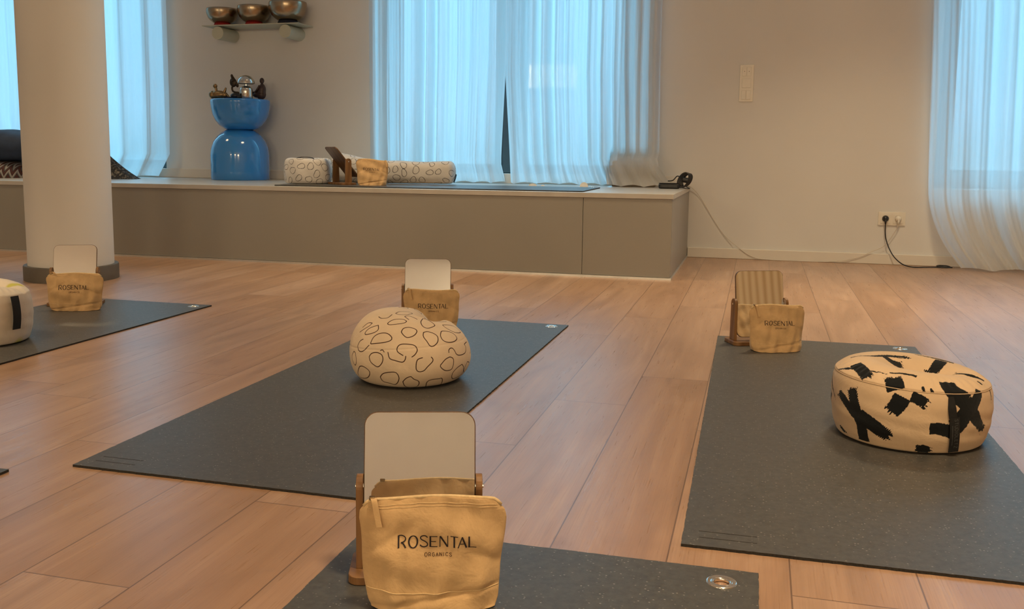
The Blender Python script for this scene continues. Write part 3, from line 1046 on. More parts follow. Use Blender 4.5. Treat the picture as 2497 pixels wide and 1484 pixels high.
def make_pouch(label, W, H, seed, bulge=1.0, pull=-1, cx=.007, pull_up=False, slump=0.0):
    root = empty('canvas_pouch', (0, 0, 0), 0, label, 'pouch', 'canvas pouches with a printed name')
    nu, nv = 90, 80
    us = np.linspace(-1, 1, nu); vs = np.linspace(0, 1, nv)
    U, Vv = np.meshgrid(us, vs, indexing='ij')
    hw = bag_half_width(Vv, W) * (1 + .012 * np.sin(9 * Vv + seed) * np.sign(U))
    pinch = 1 - np.abs(U) ** 8 * np.clip(Vv * 2.2, 0, .93)

    def zz(u, v):
        return v * H * (1 - slump * np.clip(u, 0, 1)) + .0022 * np.sin(3.2 * u + seed) * v * v - .009 * np.clip((np.abs(u) - .86) / .14, 0, 1) ** 2 * v ** 14

    def yf(u, v):
        return -bag_fn(u, v, H, W, seed, bulge) * (1 - np.abs(u) ** 8 * np.clip(v * 2.2, 0, .93))
    fx = U * hw
    front = np.stack([fx, yf(U, Vv), zz(U, Vv)], -1)
    back = np.stack([fx, -yf(-U, Vv) * .9, zz(U, Vv)], -1)
    # corners at the base are rounded up
    for g in (front, back):
        g[..., 2] += .0025 * np.clip(1 - Vv * 12, 0, 1) * np.abs(U) ** 6
    ring = np.concatenate([front, back[::-1]], 0)          # around
    mb = MB().grid(ring, wrap=True)
    n = ring.shape[0]
    mb.add(ring[:, 0], [tuple(range(n - 1, -1, -1))])
    mb.add(ring[:, -1], [tuple(range(n))])

    def fmap(x, z):
        v = min(max(z / H, 0), 1)
        w = float(bag_half_width(v, W))
        u = x / w
        return (x, float(yf(np.float64(u), np.float64(v))) - .0007, float(zz(np.float64(u), np.float64(v))))
    h = .0163 * W / .213
    bz = H * .577
    x0 = cx - h * 6.85 / 2
    for c, p in ROS: letter_ribbons(mb, c, x0 + p * h, bz, h, fmap)
    h2 = h * .30
    x1 = cx + .001 - h2 * 7.95 / 2
    for c, p in ORG: letter_ribbons(mb, c, x1 + p * h2, bz - h * .78, h2, fmap, .085, 2)
    body = mb.build('pouch_body', [M['canvas'], M['ink'], M['ink_brown']], root)
    # stitched seams
    for zc, dip, rr in ((.205, -.03, .0007), (.955, 0, .0005), (.93, 0, .0004)):
        MB().tube([(lambda u: (lambda q: (q[0], q[1] + .0005, q[2]))(fmap(u * float(bag_half_width(zc, W)) * (.985 if zc < .5 else .90), H * (zc + dip * (1 - u * u)))))(u) for u in np.linspace(-1, 1, 40)], rr, 6).build('seam', M['zip'], root)
    z = MB()
    tw = float(bag_half_width(1.0, W))
    z.tube([(u * tw, 0, float(zz(np.float64(u), np.float64(1.0))) + .0006) for u in np.linspace(-1, 1, 40)], .0027, 10)
    z.build('zipper', M['zip'], root)
    # slider and cord pull
    px_ = pull * tw * .88
    zt = float(zz(np.float64(pull * .88), np.float64(1.0)))
    MB().box((px_ - .004, -.004, zt + .001), (px_ + .004, .004, zt + .0055)).build('zip_slider', M['brass'], root, smooth=False, bevel=.001)
    if pull_up:
        path = [(px_, -.002, zt + .004), (px_ + .004, -.006, zt + .011), (px_ + .012, -.010, zt + .011), (px_ + .022, -.012, zt + .002)]
    else:
        path = [(px_ + .002, -.003, zt + .004), (px_ + .004, -.009, zt + .001), (px_ + .007, -.013, zt - .014), (px_ + .011, -.0165, zt - .034)]
    pts = smooth_path(path, 6)
    q = MB(); V, Fs = [], []
    for i, p in enumerate(pts):
        for s_ in (-1, 1):
            for d in (-1, 1): V.append((p.x + s_ * .0042, p.y + d * .0012, p.z))
    for i in range(len(pts) - 1):
        a0, a1 = i * 4, i * 4 + 4
        Fs += [(a0, a1, a1 + 2, a0 + 2), (a0 + 1, a0 + 3, a1 + 3, a1 + 1), (a0, a0 + 1, a1 + 1, a1), (a0 + 2, a1 + 2, a1 + 3, a0 + 3)]
    e_ = (len(pts) - 1) * 4
    Fs += [(0, 2, 3, 1), (e_, e_ + 1, e_ + 3, e_ + 2)]
    q.add(V, Fs)
    q.build('zipper_pull', M['canvas'], root, smooth=False, bevel=.0006)
    return root


def put(o, loc, deg):
    o.location = loc; o.rotation_euler[2] = math.radians(deg)
    return o


put(make_pouch('largest canvas pouch in front, leaning at the nearest mirror', .212, .159, 1.3), (-.432, 1.262, .0056), 19)
put(make_pouch('canvas pouch half hidden behind the middle cushion', .206, .150, 4.1), (-1.132, 3.290, .0056), 16)
put(make_pouch('canvas pouch before the pillar, its zip pull flipped up', .224, .147, 7.7, 1.0, -1, 0, True), (-2.650, 3.265, .0056), 22)
put(make_pouch('canvas pouch on the right mat, turned to show one side', .192, .152, 2.6, 1.1, -1, .004), (.074, 3.325, .0056), 22)
put(make_pouch('crumpled canvas pouch on the platform beside the side-on mirror', .192, .152, 9.4, 1.05, 1, .0, False, .06), (-2.212, 5.345, HB + .0056), 14)

# ------------------------------------------------------------------ cushions
CLOTH = (.72, .56, .38)
M['print_stone'] = m_print('cotton_with_stone_outlines', (.70, .54, .38), (.045, .014, .010), .0004)
M['print_brush'] = m_print('cotton_with_brush_strokes', (.65, .465, .30), (.008, .009, .010), .0006, True)
M['print_stone_pale'] = m_print('pale_cotton_with_stone_outlines', (.68, .63, .58), (.05, .042, .04), .0007)
M['print_yellow'] = m_print('cotton_with_yellow_blotches', (.72, .62, .50), (.55, .50, .10), .006)

# middle cushion
G = pouf_grid(640, 270)
N_ = normals_of(G)
Pf = G.reshape(-1, 3)
hand = [np.array(l, float) / 1000 for l in LOOPS]
cent = [l.mean(0) for l in hand]
up = Pf[:, 2] > .012
extra = [l for l in random_loops(Pf[up][::7], N_.reshape(-1, 3)[up][::7], .017, 4, 2.5, cent) if l[:, 1].mean() > .03]
sd = loops_field(Pf, hand + extra, .00130, N_.reshape(-1, 3))
cu = empty('round_cushion', (-.951, 2.574, .0056), 0, 'plump cushion with outlined stone shapes on the middle mat', 'cushion')
field_obj('cushion_cover', G, sd, M['print_stone'], cu)

# brush stroke cushion
G = zafu_grid(620, 260)
Pf = G.reshape(-1, 3)
rnd = np.random.RandomState(3)
A, B, R0, R1, TT0, TT1, ID, S0, S1 = [], [], [], [], [], [], [], [], []
for k, (pts, a_, b_, s0, s1) in enumerate(STROKES):
    q = resample(np.array(pts, float) / 1000, 14)
    for i in range(13):
        A.append(q[i]); B.append(q[i + 1]); TT0.append(i / 13); TT1.append((i + 1) / 13)
        R0.append((a_ + (b_ - a_) * i / 13) * 1.3 / 1000); R1.append((a_ + (b_ - a_) * (i + 1) / 13) * 1.3 / 1000)
        ID.append(k); S0.append(s0); S1.append(s1)
# a few more strokes round the back
for k in range(16):
    th = rnd.uniform(.15, 3.0); z0 = rnd.uniform(.03, .11); d = rnd.choice([-1, 1])
    p = [np.array([.17 * math.cos(th + d * .22 * t), .172 * math.sin(th + d * .22 * t), z0 + .05 * (t - .5)]) for t in np.linspace(0, 1, 5)]
    for i in range(4):
        A.append(p[i]); B.append(p[i + 1]); TT0.append(i / 4); TT1.append((i + 1) / 4)
        R0.append(.012); R1.append(.012); ID.append(100 + k); S0.append(1); S1.append(1)
A, B, R0, R1, TT0, TT1, ID, S0, S1 = map(np.array, (A, B, R0, R1, TT0, TT1, ID, S0, S1))
sd = np.full(len(Pf), 9.0)
for k in np.unique(ID):
    m = np.where(ID == k)[0]
    d, arg, t = seg_dist(Pf, A[m], B[m])
    near = d < .04
    j = m[arg]
    rad = R0[j] + (R1[j] - R0[j]) * t
    prog = TT0[j] + (TT1[j] - TT0[j]) * t
    # signed side for bristle marks
    seg = B[j] - A[j]
    w = Pf - A[j]
    nrm = Pf / (np.linalg.norm(Pf, axis=1, keepdims=True) + 1e-9)
    side = np.sum(np.cross(seg, w) * nrm, 1) / (np.linalg.norm(seg, axis=1) + 1e-9)
    beyond0 = np.sum(w * seg, 1) / (np.linalg.norm(seg, axis=1) + 1e-9)
    over1 = beyond0 - np.linalg.norm(seg, axis=1)
    hn = np.random.RandomState(50 + int(k)).uniform(-1, 1, (2, 64))
    qs = np.clip(side / .0016 + 32, 0, 62.99)
    br = np.interp(qs, np.arange(64), hn[0])
    br2 = np.interp(qs, np.arange(64), hn[1])
    v = d - rad
    # square ends: cut off beyond the stroke's ends, with bristly outline
    first, last = (arg == 0) & (t <= 0), (arg == len(m) - 1) & (t >= 1)
    lat = np.abs(side) - rad
    v = np.where(first, np.maximum(lat, -beyond0 - np.where(S0[j] > 0, .006 * (br + .4), .0)), v)
    v = np.where(last, np.maximum(lat, over1 - np.where(S1[j] > 0, .009 * (br2 + .3), .001)), v)
    streak0 = np.clip(1 - prog / .45, 0, 1) * (S0[j] > 0)
    streak1 = np.clip((prog - .62) / .38, 0, 1) * (S1[j] > 0)
    gap = (np.sin(side * 2600 + k * 1.7) > .80) * .006 * np.maximum(streak0, streak1)
    v = v + gap
    v = np.where(near | first | last, v, 9)
    v = np.where(d > .03 + rad, 9, v)
    sd = np.minimum(sd, v)
zf = empty('round_cushion', (.360, 2.401, .0056), 0, 'flat round cushion with black brush strokes on the right mat', 'cushion')
field_obj('cushion_cover', G, sd, M['print_brush'], zf)
# piping along the seam
row = int(np.argmin(np.abs(resample([(0, .004), (.10, .002), (.158, .002), (.172, .016), (.180, .045), (.184, .085), (.182, .118), (.1765, .136),
                     (.1755, .1385), (.174, .142), (.150, .157), (.115, .168), (.07, .170), (0, .166)], 260)[:, 1] - .1375) + 1 * (np.arange(260) > 220)))
ringp = G[:, row] * np.array([1.001, 1.001, 1])
MB().tube([tuple(p) for p in ringp[::5]] + [tuple(ringp[0])], .0011, 6, cap=False).build('seam_zip', simple('cotton_tape', (.58, .42, .27), .85, nscale=200), zf)
# webbing loop and name tag
def strap(root, name, pts, w, th, mat, nrm):
    V, Fs = [], []
    n = len(pts)
    for i, p in enumerate(pts):
        p = Vector(p); a_ = Vector(pts[max(i - 1, 0)]); b_ = Vector(pts[min(i + 1, n - 1)])
        t = (b_ - a_).normalized(); nn = Vector(nrm).normalized()
        s = t.cross(nn).normalized(); u2 = s.cross(t).normalized()
        ww = w[i] if isinstance(w, list) else w
        for sx in (-1, 1):
            for sy in (0, 1): V.append(p + s * sx * ww / 2 + u2 * sy * th)
    for i in range(n - 1):
        a0, a1 = i * 4, i * 4 + 4
        Fs += [(a0, a1, a1 + 2, a0 + 2), (a0 + 1, a0 + 3, a1 + 3, a1 + 1), (a0, a0 + 1, a1 + 1, a1), (a0 + 2, a1 + 2, a1 + 3, a0 + 3)]
    e_ = (n - 1) * 4
    Fs += [(0, 2, 3, 1), (e_, e_ + 1, e_ + 3, e_ + 2)]
    return MB().add(V, Fs).build(name, mat, root, smooth=False)


nr = (.36, -.93, .05)
off = Vector(nr).normalized()
def shift(p, d): return tuple(Vector(p) + off * d)
hang = [shift(p, .003) for p in ((.0569, -.1581, .134), (.0585, -.1600, .122), (.0600, -.1616, .110), (.0625, -.1605, .096), (.064, -.1598, .0880))]
strap(zf, 'webbing_loop', [tuple(p) for p in smooth_path(hang, 4)], [.011 + .007 * min(1, i / 8) for i in range(17)], .002, M['black_web'], nr)
tagpts = [shift(p, .0045) for p in ((.066, -.1598, .0885), (.0675, -.1588, .070), (.0690, -.1570, .050), (.0700, -.1520, .030), (.0700, -.1470, .010))]
tg = strap(zf, 'name_tag', [tuple(p) for p in smooth_path(tagpts, 5)], .0225, .0016, M['black_web'], nr)
lm = MB()
sp = smooth_path(tagpts, 5)
def tagmap(x, z):
    # x runs down the tag, z across it
    i = min(max(x / .081 * (len(sp) - 1), 0), len(sp) - 1.001)
    a_, b_ = sp[int(i)], sp[int(i) + 1]
    p = a_.lerp(b_, i - int(i))
    t = (sp[-1] - sp[0]).normalized(); s = t.cross(off).normalized()
    return tuple(p + s * (z) + off * .0021)
xx = .004
sgn = 1
for c in 'STUDIOLETZ':
    letter_ribbons(lm, c, xx, -.0005, .0075, lambda x, z: tagmap(x, sgn * -z), .055, 0)
    xx += (GLY[c][0] + .30) * .0075
lv = [tagmap(.018 + .046 * k / 16, w_) for k in range(17) for w_ in (.0052, .0061)]
lm.add(lv, [(2 * k, 2 * k + 1, 2 * k + 3, 2 * k + 2) for k in range(16)])
lm.build('tag_lettering', M['grey_print'], tg, smooth=False)

# left, cut by the frame: cushion with yellow blotches
G = zafu_grid(300, 120) * np.array([.92, .92, 1.18])
Pf = G.reshape(-1, 3)
rnd = np.random.RandomState(8)
cs = Pf[rnd.permutation(len(Pf))[:26]]
d = np.min([np.linalg.norm((Pf - c) * np.array([1, 1, .7]), axis=1) - r for c, r in zip(cs, rnd.uniform(.010, .034, 26))], 0)
yc = empty('round_cushion', (-2.515, 2.625, .0056), R18(30), 'cushion with pale yellow blotches cut off by the left edge', 'cushion')
field_obj('cushion_cover', G, d, M['print_yellow'], yc)
rt = []
for zz_ in np.linspace(.165, .055, 8):
    rt.append((.163 + .010 * math.sin((zz_ - .04) / .13 * PI), 0, zz_))
tr_ = strap(yc, 'name_tag', [tuple(Matrix.Rotation(R18(-38), 3, 'Z') @ Vector(p)) for p in rt], .030, .0022, M['black_web'], tuple(Matrix.Rotation(R18(-38), 3, 'Z') @ Vector((1, 0, .1))))

# platform: drum cushion and bolster
G = drum_grid(.143, .153, 260, 120, .014, 2.0)
N_ = normals_of(G)
Pf = G.reshape(-1, 3)
k_ = Pf[:, 2] > .01
dl = random_loops(Pf[k_][::5], N_.reshape(-1, 3)[k_][::5], .025, 12, 2.1)
dc = empty('drum_cushion', (-2.676, 5.440, HB + .0056), 0, 'short drum cushion with stone outlines at the left end of the platform mat', 'cushion', )
field_obj('cushion_cover', G, loops_field(Pf, dl, .0017, N_.reshape(-1, 3)), M['print_stone_pale'], dc)
strap(dc, 'carry_handle', [tuple(p) for p in smooth_path([(-.06, -.03, .143), (-.045, -.035, .155), (0, -.04, .160), (.045, -.035, .155), (.06, -.03, .143)], 5)], .03, .003, M['black_web'], (0, 0, 1))

G = bolster_grid(.80, .098, .070, 150, 300)
N_ = normals_of(G)
Pf = G.reshape(-1, 3)
bl = random_loops(Pf[::7], N_.reshape(-1, 3)[::7], .025, 21, 2.0)
bo_ = empty('bolster', (-2.635, 5.700, HB + .0056), R18(9), 'long bolster with stone outlines lying on the platform mat', 'bolster')
field_obj('bolster_cover', G, loops_field(Pf, bl, .0017, N_.reshape(-1, 3)), M['print_stone_pale'], bo_)
strap(bo_, 'end_loop', [(.795, -.052, .012), (.800, -.030, .035), (.803, -.008, .060)], .012, .002, M['black_web'], (1, -.4, .1))

# ------------------------------------------------------------------ blue stool and what stands on it
bs = empty('stool', (-3.487, 6.035, HB), 0, 'glossy blue two-piece drum stool on the platform', 'stool')
MB().lathe([(0, .0), (.196, .0), (.200, .006), (.201, .06), (.201, .17), (.196, .215), (.180, .262), (.152, .302), (.118, .330), (.092, .343), (.088, .3445)], 96).build('lower_body', M['blue'], bs)
MB().lathe([(.088, .3445), (.094, .346), (.110, .350), (.145, .372), (.172, .405), (.190, .445), (.199, .490), (.204, .530), (.203, .544), (.198, .550), (.184, .551), (0, .551)], 96).build('upper_bowl', M['blue'], bs, loc=(.012, 0, 0))
ZT = HB + .551
SX, SY = -3.475, 6.035
tag(MB().lathe([(0, 0), (.055, 0), (.075, .006), (.082, .013), (.080, .014), (.072, .009), (.055, .005), (0, .005)], 64).build('tray', M['blue_tray'], loc=(SX - .035, SY - .02, ZT)), 'dark blue round dish on the blue stool', 'dish')
# reclining brass figure, left
b = MB()
b.ball((0, 0, .030), (.062, .024, .028)); b.ball((-.045, 0, .030), (.026, .022, .026)); b.ball((.048, 0, .026), (.024, .018, .022))
b.tube(smooth_path([(.040, 0, .030), (.052, 0, .056), (.060, 0, .076)], 5), [.013 - .0008 * i for i in range(11)], 10)
b.tube(smooth_path([(.062, 0, .030), (.080, -.005, .018), (.092, -.008, .008)], 5), [.010 - .0006 * i for i in range(11)], 8)
b.tube(smooth_path([(-.018, 0, .050), (-.016, 0, .066), (-.020, 0, .078)], 4), .009, 10)
b.ball((-.023, 0, .088), (.016, .013, .015))
o = b.build('brass_figurine', M['brass'], loc=(SX - .125, SY - .075, ZT)); tag(o, 'small reclining brass figurine at the left of the stool top', 'figurine')
# ornament on a bent stem
b = MB()
b.tube(smooth_path([(.040, 0, 0), (.034, 0, .022), (.030, 0, .040), (.006, 0, .044), (-.012, 0, .052), (-.018, 0, .072), (-.010, 0, .090)], 6), .0065, 10)
b.ball((.040, 0, .010), (.014, .011, .014))
b.ball((-.006, 0, .108), (.026, .010, .030)); b.ball((-.020, 0, .112), (.014, .008, .026)); b.ball((.016, 0, .100), (.018, .008, .014))
b.ball((.024, 0, .088), (.010, .007, .012)); b.tube(smooth_path([(-.002, 0, .118), (-.012, 0, .142), (-.018, 0, .152)], 4), [.018, .016, .014, .012, .011, .010, .009, .009, .009], 10)
b.ball((-.018, 0, .156), (.009, .007, .010))
o = b.build('bronze_ornament', M['bronze'], loc=(SX - .035, SY - .015, ZT + .005)); tag(o, 'dark bronze leaf-shaped ornament on a bent stem', 'ornament')
b = MB().ball((0, 0, .018), (.034, .03, .020)); b.ball((.026, 0, .010), (.020, .02, .012))
tag(b.build('pebble', M['black'], loc=(SX + .035, SY - .125, ZT)), 'small black rounded lump beside the steel lamp', 'ornament')
# steel mushroom lamp
lp = empty('mushroom_lamp', (SX + .096, SY - .085, ZT), 0, 'small steel mushroom-shaped lamp on the blue stool', 'lamp')
MB().lathe([(0, 0), (.041, 0), (.043, .003), (.043, .056), (.040, .070), (.030, .080), (.012, .086), (0, .087)], 48).build('lamp_base', M['steel'], lp)
MB().lathe([(.009, .085), (.009, .104)], 24).build('stem', M['steel'], lp)
MB().lathe([(.052, .100), (.0575, .101), (.058, .107), (.052, .128), (.038, .146), (.020, .155), (0, .158)], 48).build('lamp_shade', M['steel'], lp)
# seated dark figure
b = MB()
b.ball((.004, 0, .034), (.036, .026, .036)); b.ball((-.026, 0, .032), (.032, .020, .020)); b.ball((-.048, 0, .046), (.020, .012, .010))
b.tube(smooth_path([(.008, 0, .040), (.014, 0, .075), (.012, 0, .104)], 5), [.030, .029, .028, .027, .026, .0245, .023, .020, .017, .013, .010], 14)
b.tube(smooth_path([(.002, -.014, .094), (-.014, -.018, .068), (-.034, -.012, .050)], 5), .007, 8)
b.tube([(.012, 0, .100), (.012, 0, .112)], .009, 10)
b.ball((.012, 0, .126), (.0165, .015, .020))
o = b.build('seated_figurine', simple('dark_carved_wood', (.045, .022, .018), .45, nscale=50, namt=.3), loc=(SX + .150, SY + .012, ZT)); tag(o, 'dark seated figurine with stretched legs at the right of the stool', 'figurine')

# ------------------------------------------------------------------ wall shelf with bowls
ZS = 1.500
sh = empty('wall_shelf', (-3.4, YB, ZS), 0, 'pale wall shelf on two thick round pegs above the blue stool', 'shelf')
MB().prism([(-3.765 + 3.4, -.228), (-3.030 + 3.4, -.228), (-3.030 + 3.4, 0), (-3.765 + 3.4, 0)], 0, .006).build('shelf_board', M['shelf'], sh, smooth=False, bevel=.001)
for px_ in (-3.650, -3.135):
    MB().tube([(px_ + 3.4, -.215, -.047), (px_ + 3.4, 0, -.047)], .044, 40).build('peg', M['shelf'], sh, auto=.5)


def bowl(x, y, r, h, label, felt, fm):
    root = empty('singing_bowl', (x, y, ZS + .006), 0, label, 'bowl', 'metal bowls on the wall shelf')
    z0 = .020
    prof = [(0, z0), (r * .38, z0 + .001), (r * .60, z0 + h * .10), (r * .84, z0 + h * .32), (r * .97, z0 + h * .62), (r, z0 + h * .82), (r * .985, z0 + h), (r * .955, z0 + h * 1.005), (r * .95, z0 + h * .8), (r * .90, z0 + h * .55), (r * .75, z0 + h * .26), (r * .4, z0 + h * .06), (0, z0 + .006)]
    pr_ = [tuple(p) for p in resample([(a_, b_, 0) for a_, b_ in prof], 60)[:, :2]]
    MB().lathe(pr_, 72).build('bowl', M['bowl'], root)
    MB().lathe([(r * .22, 0), (r * .50, 0), (r * .545, .010), (r * .50, .022), (r * .36, .026), (r * .22, .02)], 48, closed=True).build('ring_cushion', fm, root, loc=(0, 0, 0))
    return root


bowl(-3.667, 6.150, .110, .100, 'left and smallest metal bowl on a red ring', 'red', M['red'])
bowl(-3.420, 6.150, .114, .110, 'middle metal bowl on a red ring', 'red', M['red'])
bowl(-3.150, 6.130, .130, .125, 'right and tallest metal bowl on a navy ring', 'navy', M['navy_felt'])

# ------------------------------------------------------------------ cloth bundle behind the pillar
def mound(name, c, rx, ry, h, mat, label, cat, seed=0, amp=.02, zp=.8, power=.75):
    nt, ns = 140, 60
    th = np.linspace(0, 2 * PI, nt, endpoint=False)[:, None]
    s = np.linspace(0, 1, ns)[None, :]
    ph = s * PI / 2
    k = 1 + amp * np.sin(5 * th + seed) + amp * np.sin(9 * th + seed * 2 + 4 * s)
    r = np.cos(ph) ** power
    z = h * np.sin(ph) ** zp * (1 + amp * np.sin(3 * th + seed) * (1 - s))
    G = np.stack([rx * r * k * np.cos(th), ry * r * k * np.sin(th), z + 0 * th], -1)
    mb = MB().grid(G, wrap=True)
    mb.add(G[:, 0], [tuple(range(nt - 1, -1, -1))])
    return tag(mb.build(name, mat, loc=c), label, cat)


t = NT('woven_zigzag_cloth')
co = t.coords((1, 1, 1))
w = t.new('TexWave', wave_profile='TRI', bands_direction='X'); t.link(co, w.inputs['Vector']); w.inputs['Scale'].default_value = 9
sx = t.new('SeparateXYZ'); t.link(co, sx.inputs[0])
zig = t.math('FRACT', t.math('ADD', t.math('MULTIPLY', sx.outputs[2], 16), t.math('MULTIPLY', w.outputs[1], .8)))
c = t.ramp(zig, [(.0, (.035, .016, .016)), (.35, (.09, .025, .018)), (.5, (.02, .02, .025)), (.82, (.30, .27, .24))])
t.set(c, .9); t.bump(t.noise(co, 60, 3), .4, .002)
M['zigzag'] = t.m
t = NT('speckled_dark_cloth')
co = t.coords()
c = t.ramp(t.noise(co, 55, 4, .7), [(.50, (.018, .018, .020)), (.62, (.20, .17, .13))])
t.set(c, .9); t.bump(t.noise(co, 60, 3), .4, .002)
M['speckled'] = t.m
mound('woven_blanket', (-5.24, 5.62, HB), .35, .22, .115, M['zigzag'], 'folded woven blanket with pale zigzag band behind the pillar', 'blanket', 1, .01, power=.35)
mound('speckled_cloth', (-4.50, 5.78, HB), .37, .17, .30, M['speckled'], 'speckled dark cloth just right of the pillar on the platform', 'cloth', 2, .03, power=2.3, zp=2.4)
# big navy cushion on top
def pillow(name, c, rot, L, D, T, mat, label):
    nt, ns = 120, 60
    th = np.linspace(0, 2 * PI, nt, endpoint=False)[:, None]
    ph = np.linspace(-PI / 2, PI / 2, ns)[None, :]
    def sp_(v, e): return np.sign(v) * np.abs(v) ** e
    x = L / 2 * sp_(np.cos(ph), .6) * sp_(np.cos(th), .6)
    y = D / 2 * sp_(np.cos(ph), .6) * sp_(np.sin(th), .6)
    z = T / 2 * sp_(np.sin(ph), .9) * (1 + .04 * np.sin(7 * x * 3) + .03 * np.sin(20 * y))
    G = np.stack([x + 0 * ph, y + 0 * ph, z + T / 2 + 0 * th], -1)
    o = MB().grid(G, wrap=True).build(name, mat, loc=c)
    o.rotation_euler = rot
    return tag(o, label, 'cushion')


pillow('floor_cushion', (-5.17, 5.66, HB + .117), (0, R18(2), 0), .72, .40, .215, M['navy'], 'large navy cushion on the woven blanket behind the pillar')

# ------------------------------------------------------------------ curtains


def curtain(label, xl, xr, y0, zb, nf, seed, amp=.035, nx=420, nz=90, top=2.98, bulge=None, puddle=.0, yb=None):
    """xl, xr: functions of z giving both edges; zb: function of u giving the hem height"""
    rnd = np.random.RandomState(seed)
    u = np.linspace(0, 1, nx)[:, None]; v = np.linspace(0, 1, nz)[None, :] ** .8
    v = 1 - (1 - v)   # 0 hem, 1 top
    hem = np.array([zb(float(a_)) for a_ in u[:, 0]])[:, None]
    z = hem + (top - hem) * v
    L = np.vectorize(xl)(z); Rr = np.vectorize(xr)(z)
    x = L + (Rr - L) * u
    y = np.full_like(z, y0)
    drift = .015 * np.sin(1.7 * z + seed)
    for k in range(7):
        fq = nf * rnd.uniform(.45, 1.9); ph = rnd.uniform(0, 6.28); a_ = amp * rnd.uniform(.25, .75) / (1 + k * .25)
        wv = np.sin(2 * PI * fq * (u + drift * rnd.uniform(-.6, .6)) + ph + .35 * np.sin(z * rnd.uniform(.8, 2) + ph))
        y = y + a_ * np.sign(wv) * np.abs(wv) ** .8
    for k in range(3):
        fq = nf * rnd.uniform(3.5, 7); ph = rnd.uniform(0, 6.28)
        y = y + amp * .035 * np.sin(2 * PI * fq * u + ph + 1.2 * np.sin(z * 3 + ph) + 2 * np.sin(7 * u))
    if bulge is not None:
        y = bulge(x, z, u, y)
    if yb is not None: y = np.minimum(y, yb)
    low = np.clip((hem + .30 - z) / .30, 0, 1)
    y = y + low * .010 * np.sin(60 * u + 9 * z) + low ** 2 * puddle
    z = z + low ** 3 * .012 * np.abs(np.sin(23 * u + seed))
    G = np.stack([x, y, z], -1)
    return tag(MB().grid(G).build('curtain', M['curtain']), label, 'curtain', 'crinkled white sheer curtains')


H2 = HB + .004
YC = 6.155
# left window: sheer with its hem gathered on the platform, caught up on the navy cushion at its left
def hemL(u):
    x = -5.9 + u * (5.9 - 4.15)
    if x < -5.2: return .775
    if x < -4.72: return .775 - (x + 5.2) / .48 * .08
    if x < -4.58: return .695 - (x + 4.72) / .14 * (.695 - H2)
    return H2


curtain('sheer curtain at the left window, behind the pillar', lambda z: -5.95, lambda z: -4.135 - .0 * z - .02 * max(0, 1.0 - z) - .10 * max(0, .62 - z) / .17,
        YC - .02, hemL, 6, 11, .030, yb=6.235)
# centre window, two panels
curtain('left half of the sheer curtain at the centre window', lambda z: -2.562 + .012 * max(0, 1 - z), lambda z: -1.622 - .030 * max(0, min(1, (1.25 - z) / .7)) + .03 * max(0, min(1, (.58 - z) / .12)),
        YC, lambda u: H2, 7, 23, .034, yb=6.23)
def boxbulge(x, z, u, y):
    w = np.clip((x + .925) / .02, 0, 1) * np.clip((.645 - z) / .035, 0, 1) * np.clip(1 - (x + .60) / .06, .35, 1)
    out = 5.990 + .20 * (y - 6.12) - .05 * np.clip((.50 - z) / .05, 0, 1) ** 1.5
    return y * (1 - w) + out * w
curtain('right half of the sheer curtain at the centre window, draped over a box', lambda z: -1.618 + .045 * max(0, min(1, (1.15 - z) / .7)),
        lambda z: -.625 + .02 * max(0, 1.2 - z) + .09 * max(0, min(1, (.62 - z) / .17)) ** 1.5,
        YC - .01, lambda u: H2, 7, 37, .034, bulge=boxbulge, yb=6.235)
# right window, down to the floor
curtain('sheer curtain at the right window reaching the floor', lambda z: .900 + .05 * max(0, 1.6 - z) / 1.1 + .17 * max(0, (.46 - z) / .46) ** 2,
        lambda z: 2.80, YC, lambda u: .006, 9, 51, .034, bulge=lambda x, z, u, y: y - .10 * np.clip((.5 - z) / .5, 0, 1) ** 1.5, yb=6.232)

# box behind the centre curtain
tag(MB().box((-.895, 6.062, HB), (-.630, 6.18, HB + .160)).build('storage_box', M['box'], smooth=False, bevel=.006), 'tan box showing through the right end of the centre curtain', 'box')

# ------------------------------------------------------------------ switch and socket plates
YW = YB
sw = empty('light_switch', (-.107, YW, 1.0887), 0, 'tall white switch panel with three fields on the wall', 'light switch')
sw.rotation_euler[1] = 0
fn = lambda v: (v[0], -v[2], v[1])
MB().prism(rrect(.083, .224, .004, 3), 0, .008, fn=fn).build('frame_plate', M['white'], sw, smooth=False, bevel=.0015)
for (x0, x1, zc, nm) in ((-.027, .0, .071, 'rocker'), (.0, .027, .071, 'rocker'), (-.027, .027, 0, 'blank_cover'), (-.027, .0, -.071, 'rocker'), (.0, .027, -.071, 'rocker')):
    cx_ = (x0 + x1) / 2
    rk = MB().prism(rrect(x1 - x0 - .0012, .054, .002, 2, cx_, zc), .0082, .0125, fn=fn).build(nm, M['white'], sw, smooth=False, bevel=.001)
    if zc > .05:
        MB().prism([(cx_ + .0022 * math.cos(k), zc + .0022 * math.sin(k)) for k in np.linspace(0, 2 * PI, 12, endpoint=False)], .0126, .0130, fn=fn).build('symbol', M['ink_brown'], rk, smooth=False)
so = empty('double_socket', (.7725, YW, .2775), 0, 'white double wall socket with a black and a white plug', 'socket')
MB().prism(rrect(.152, .081, .004, 3), 0, .008, fn=fn).build('frame_plate', M['white'], so, smooth=False, bevel=.0015)
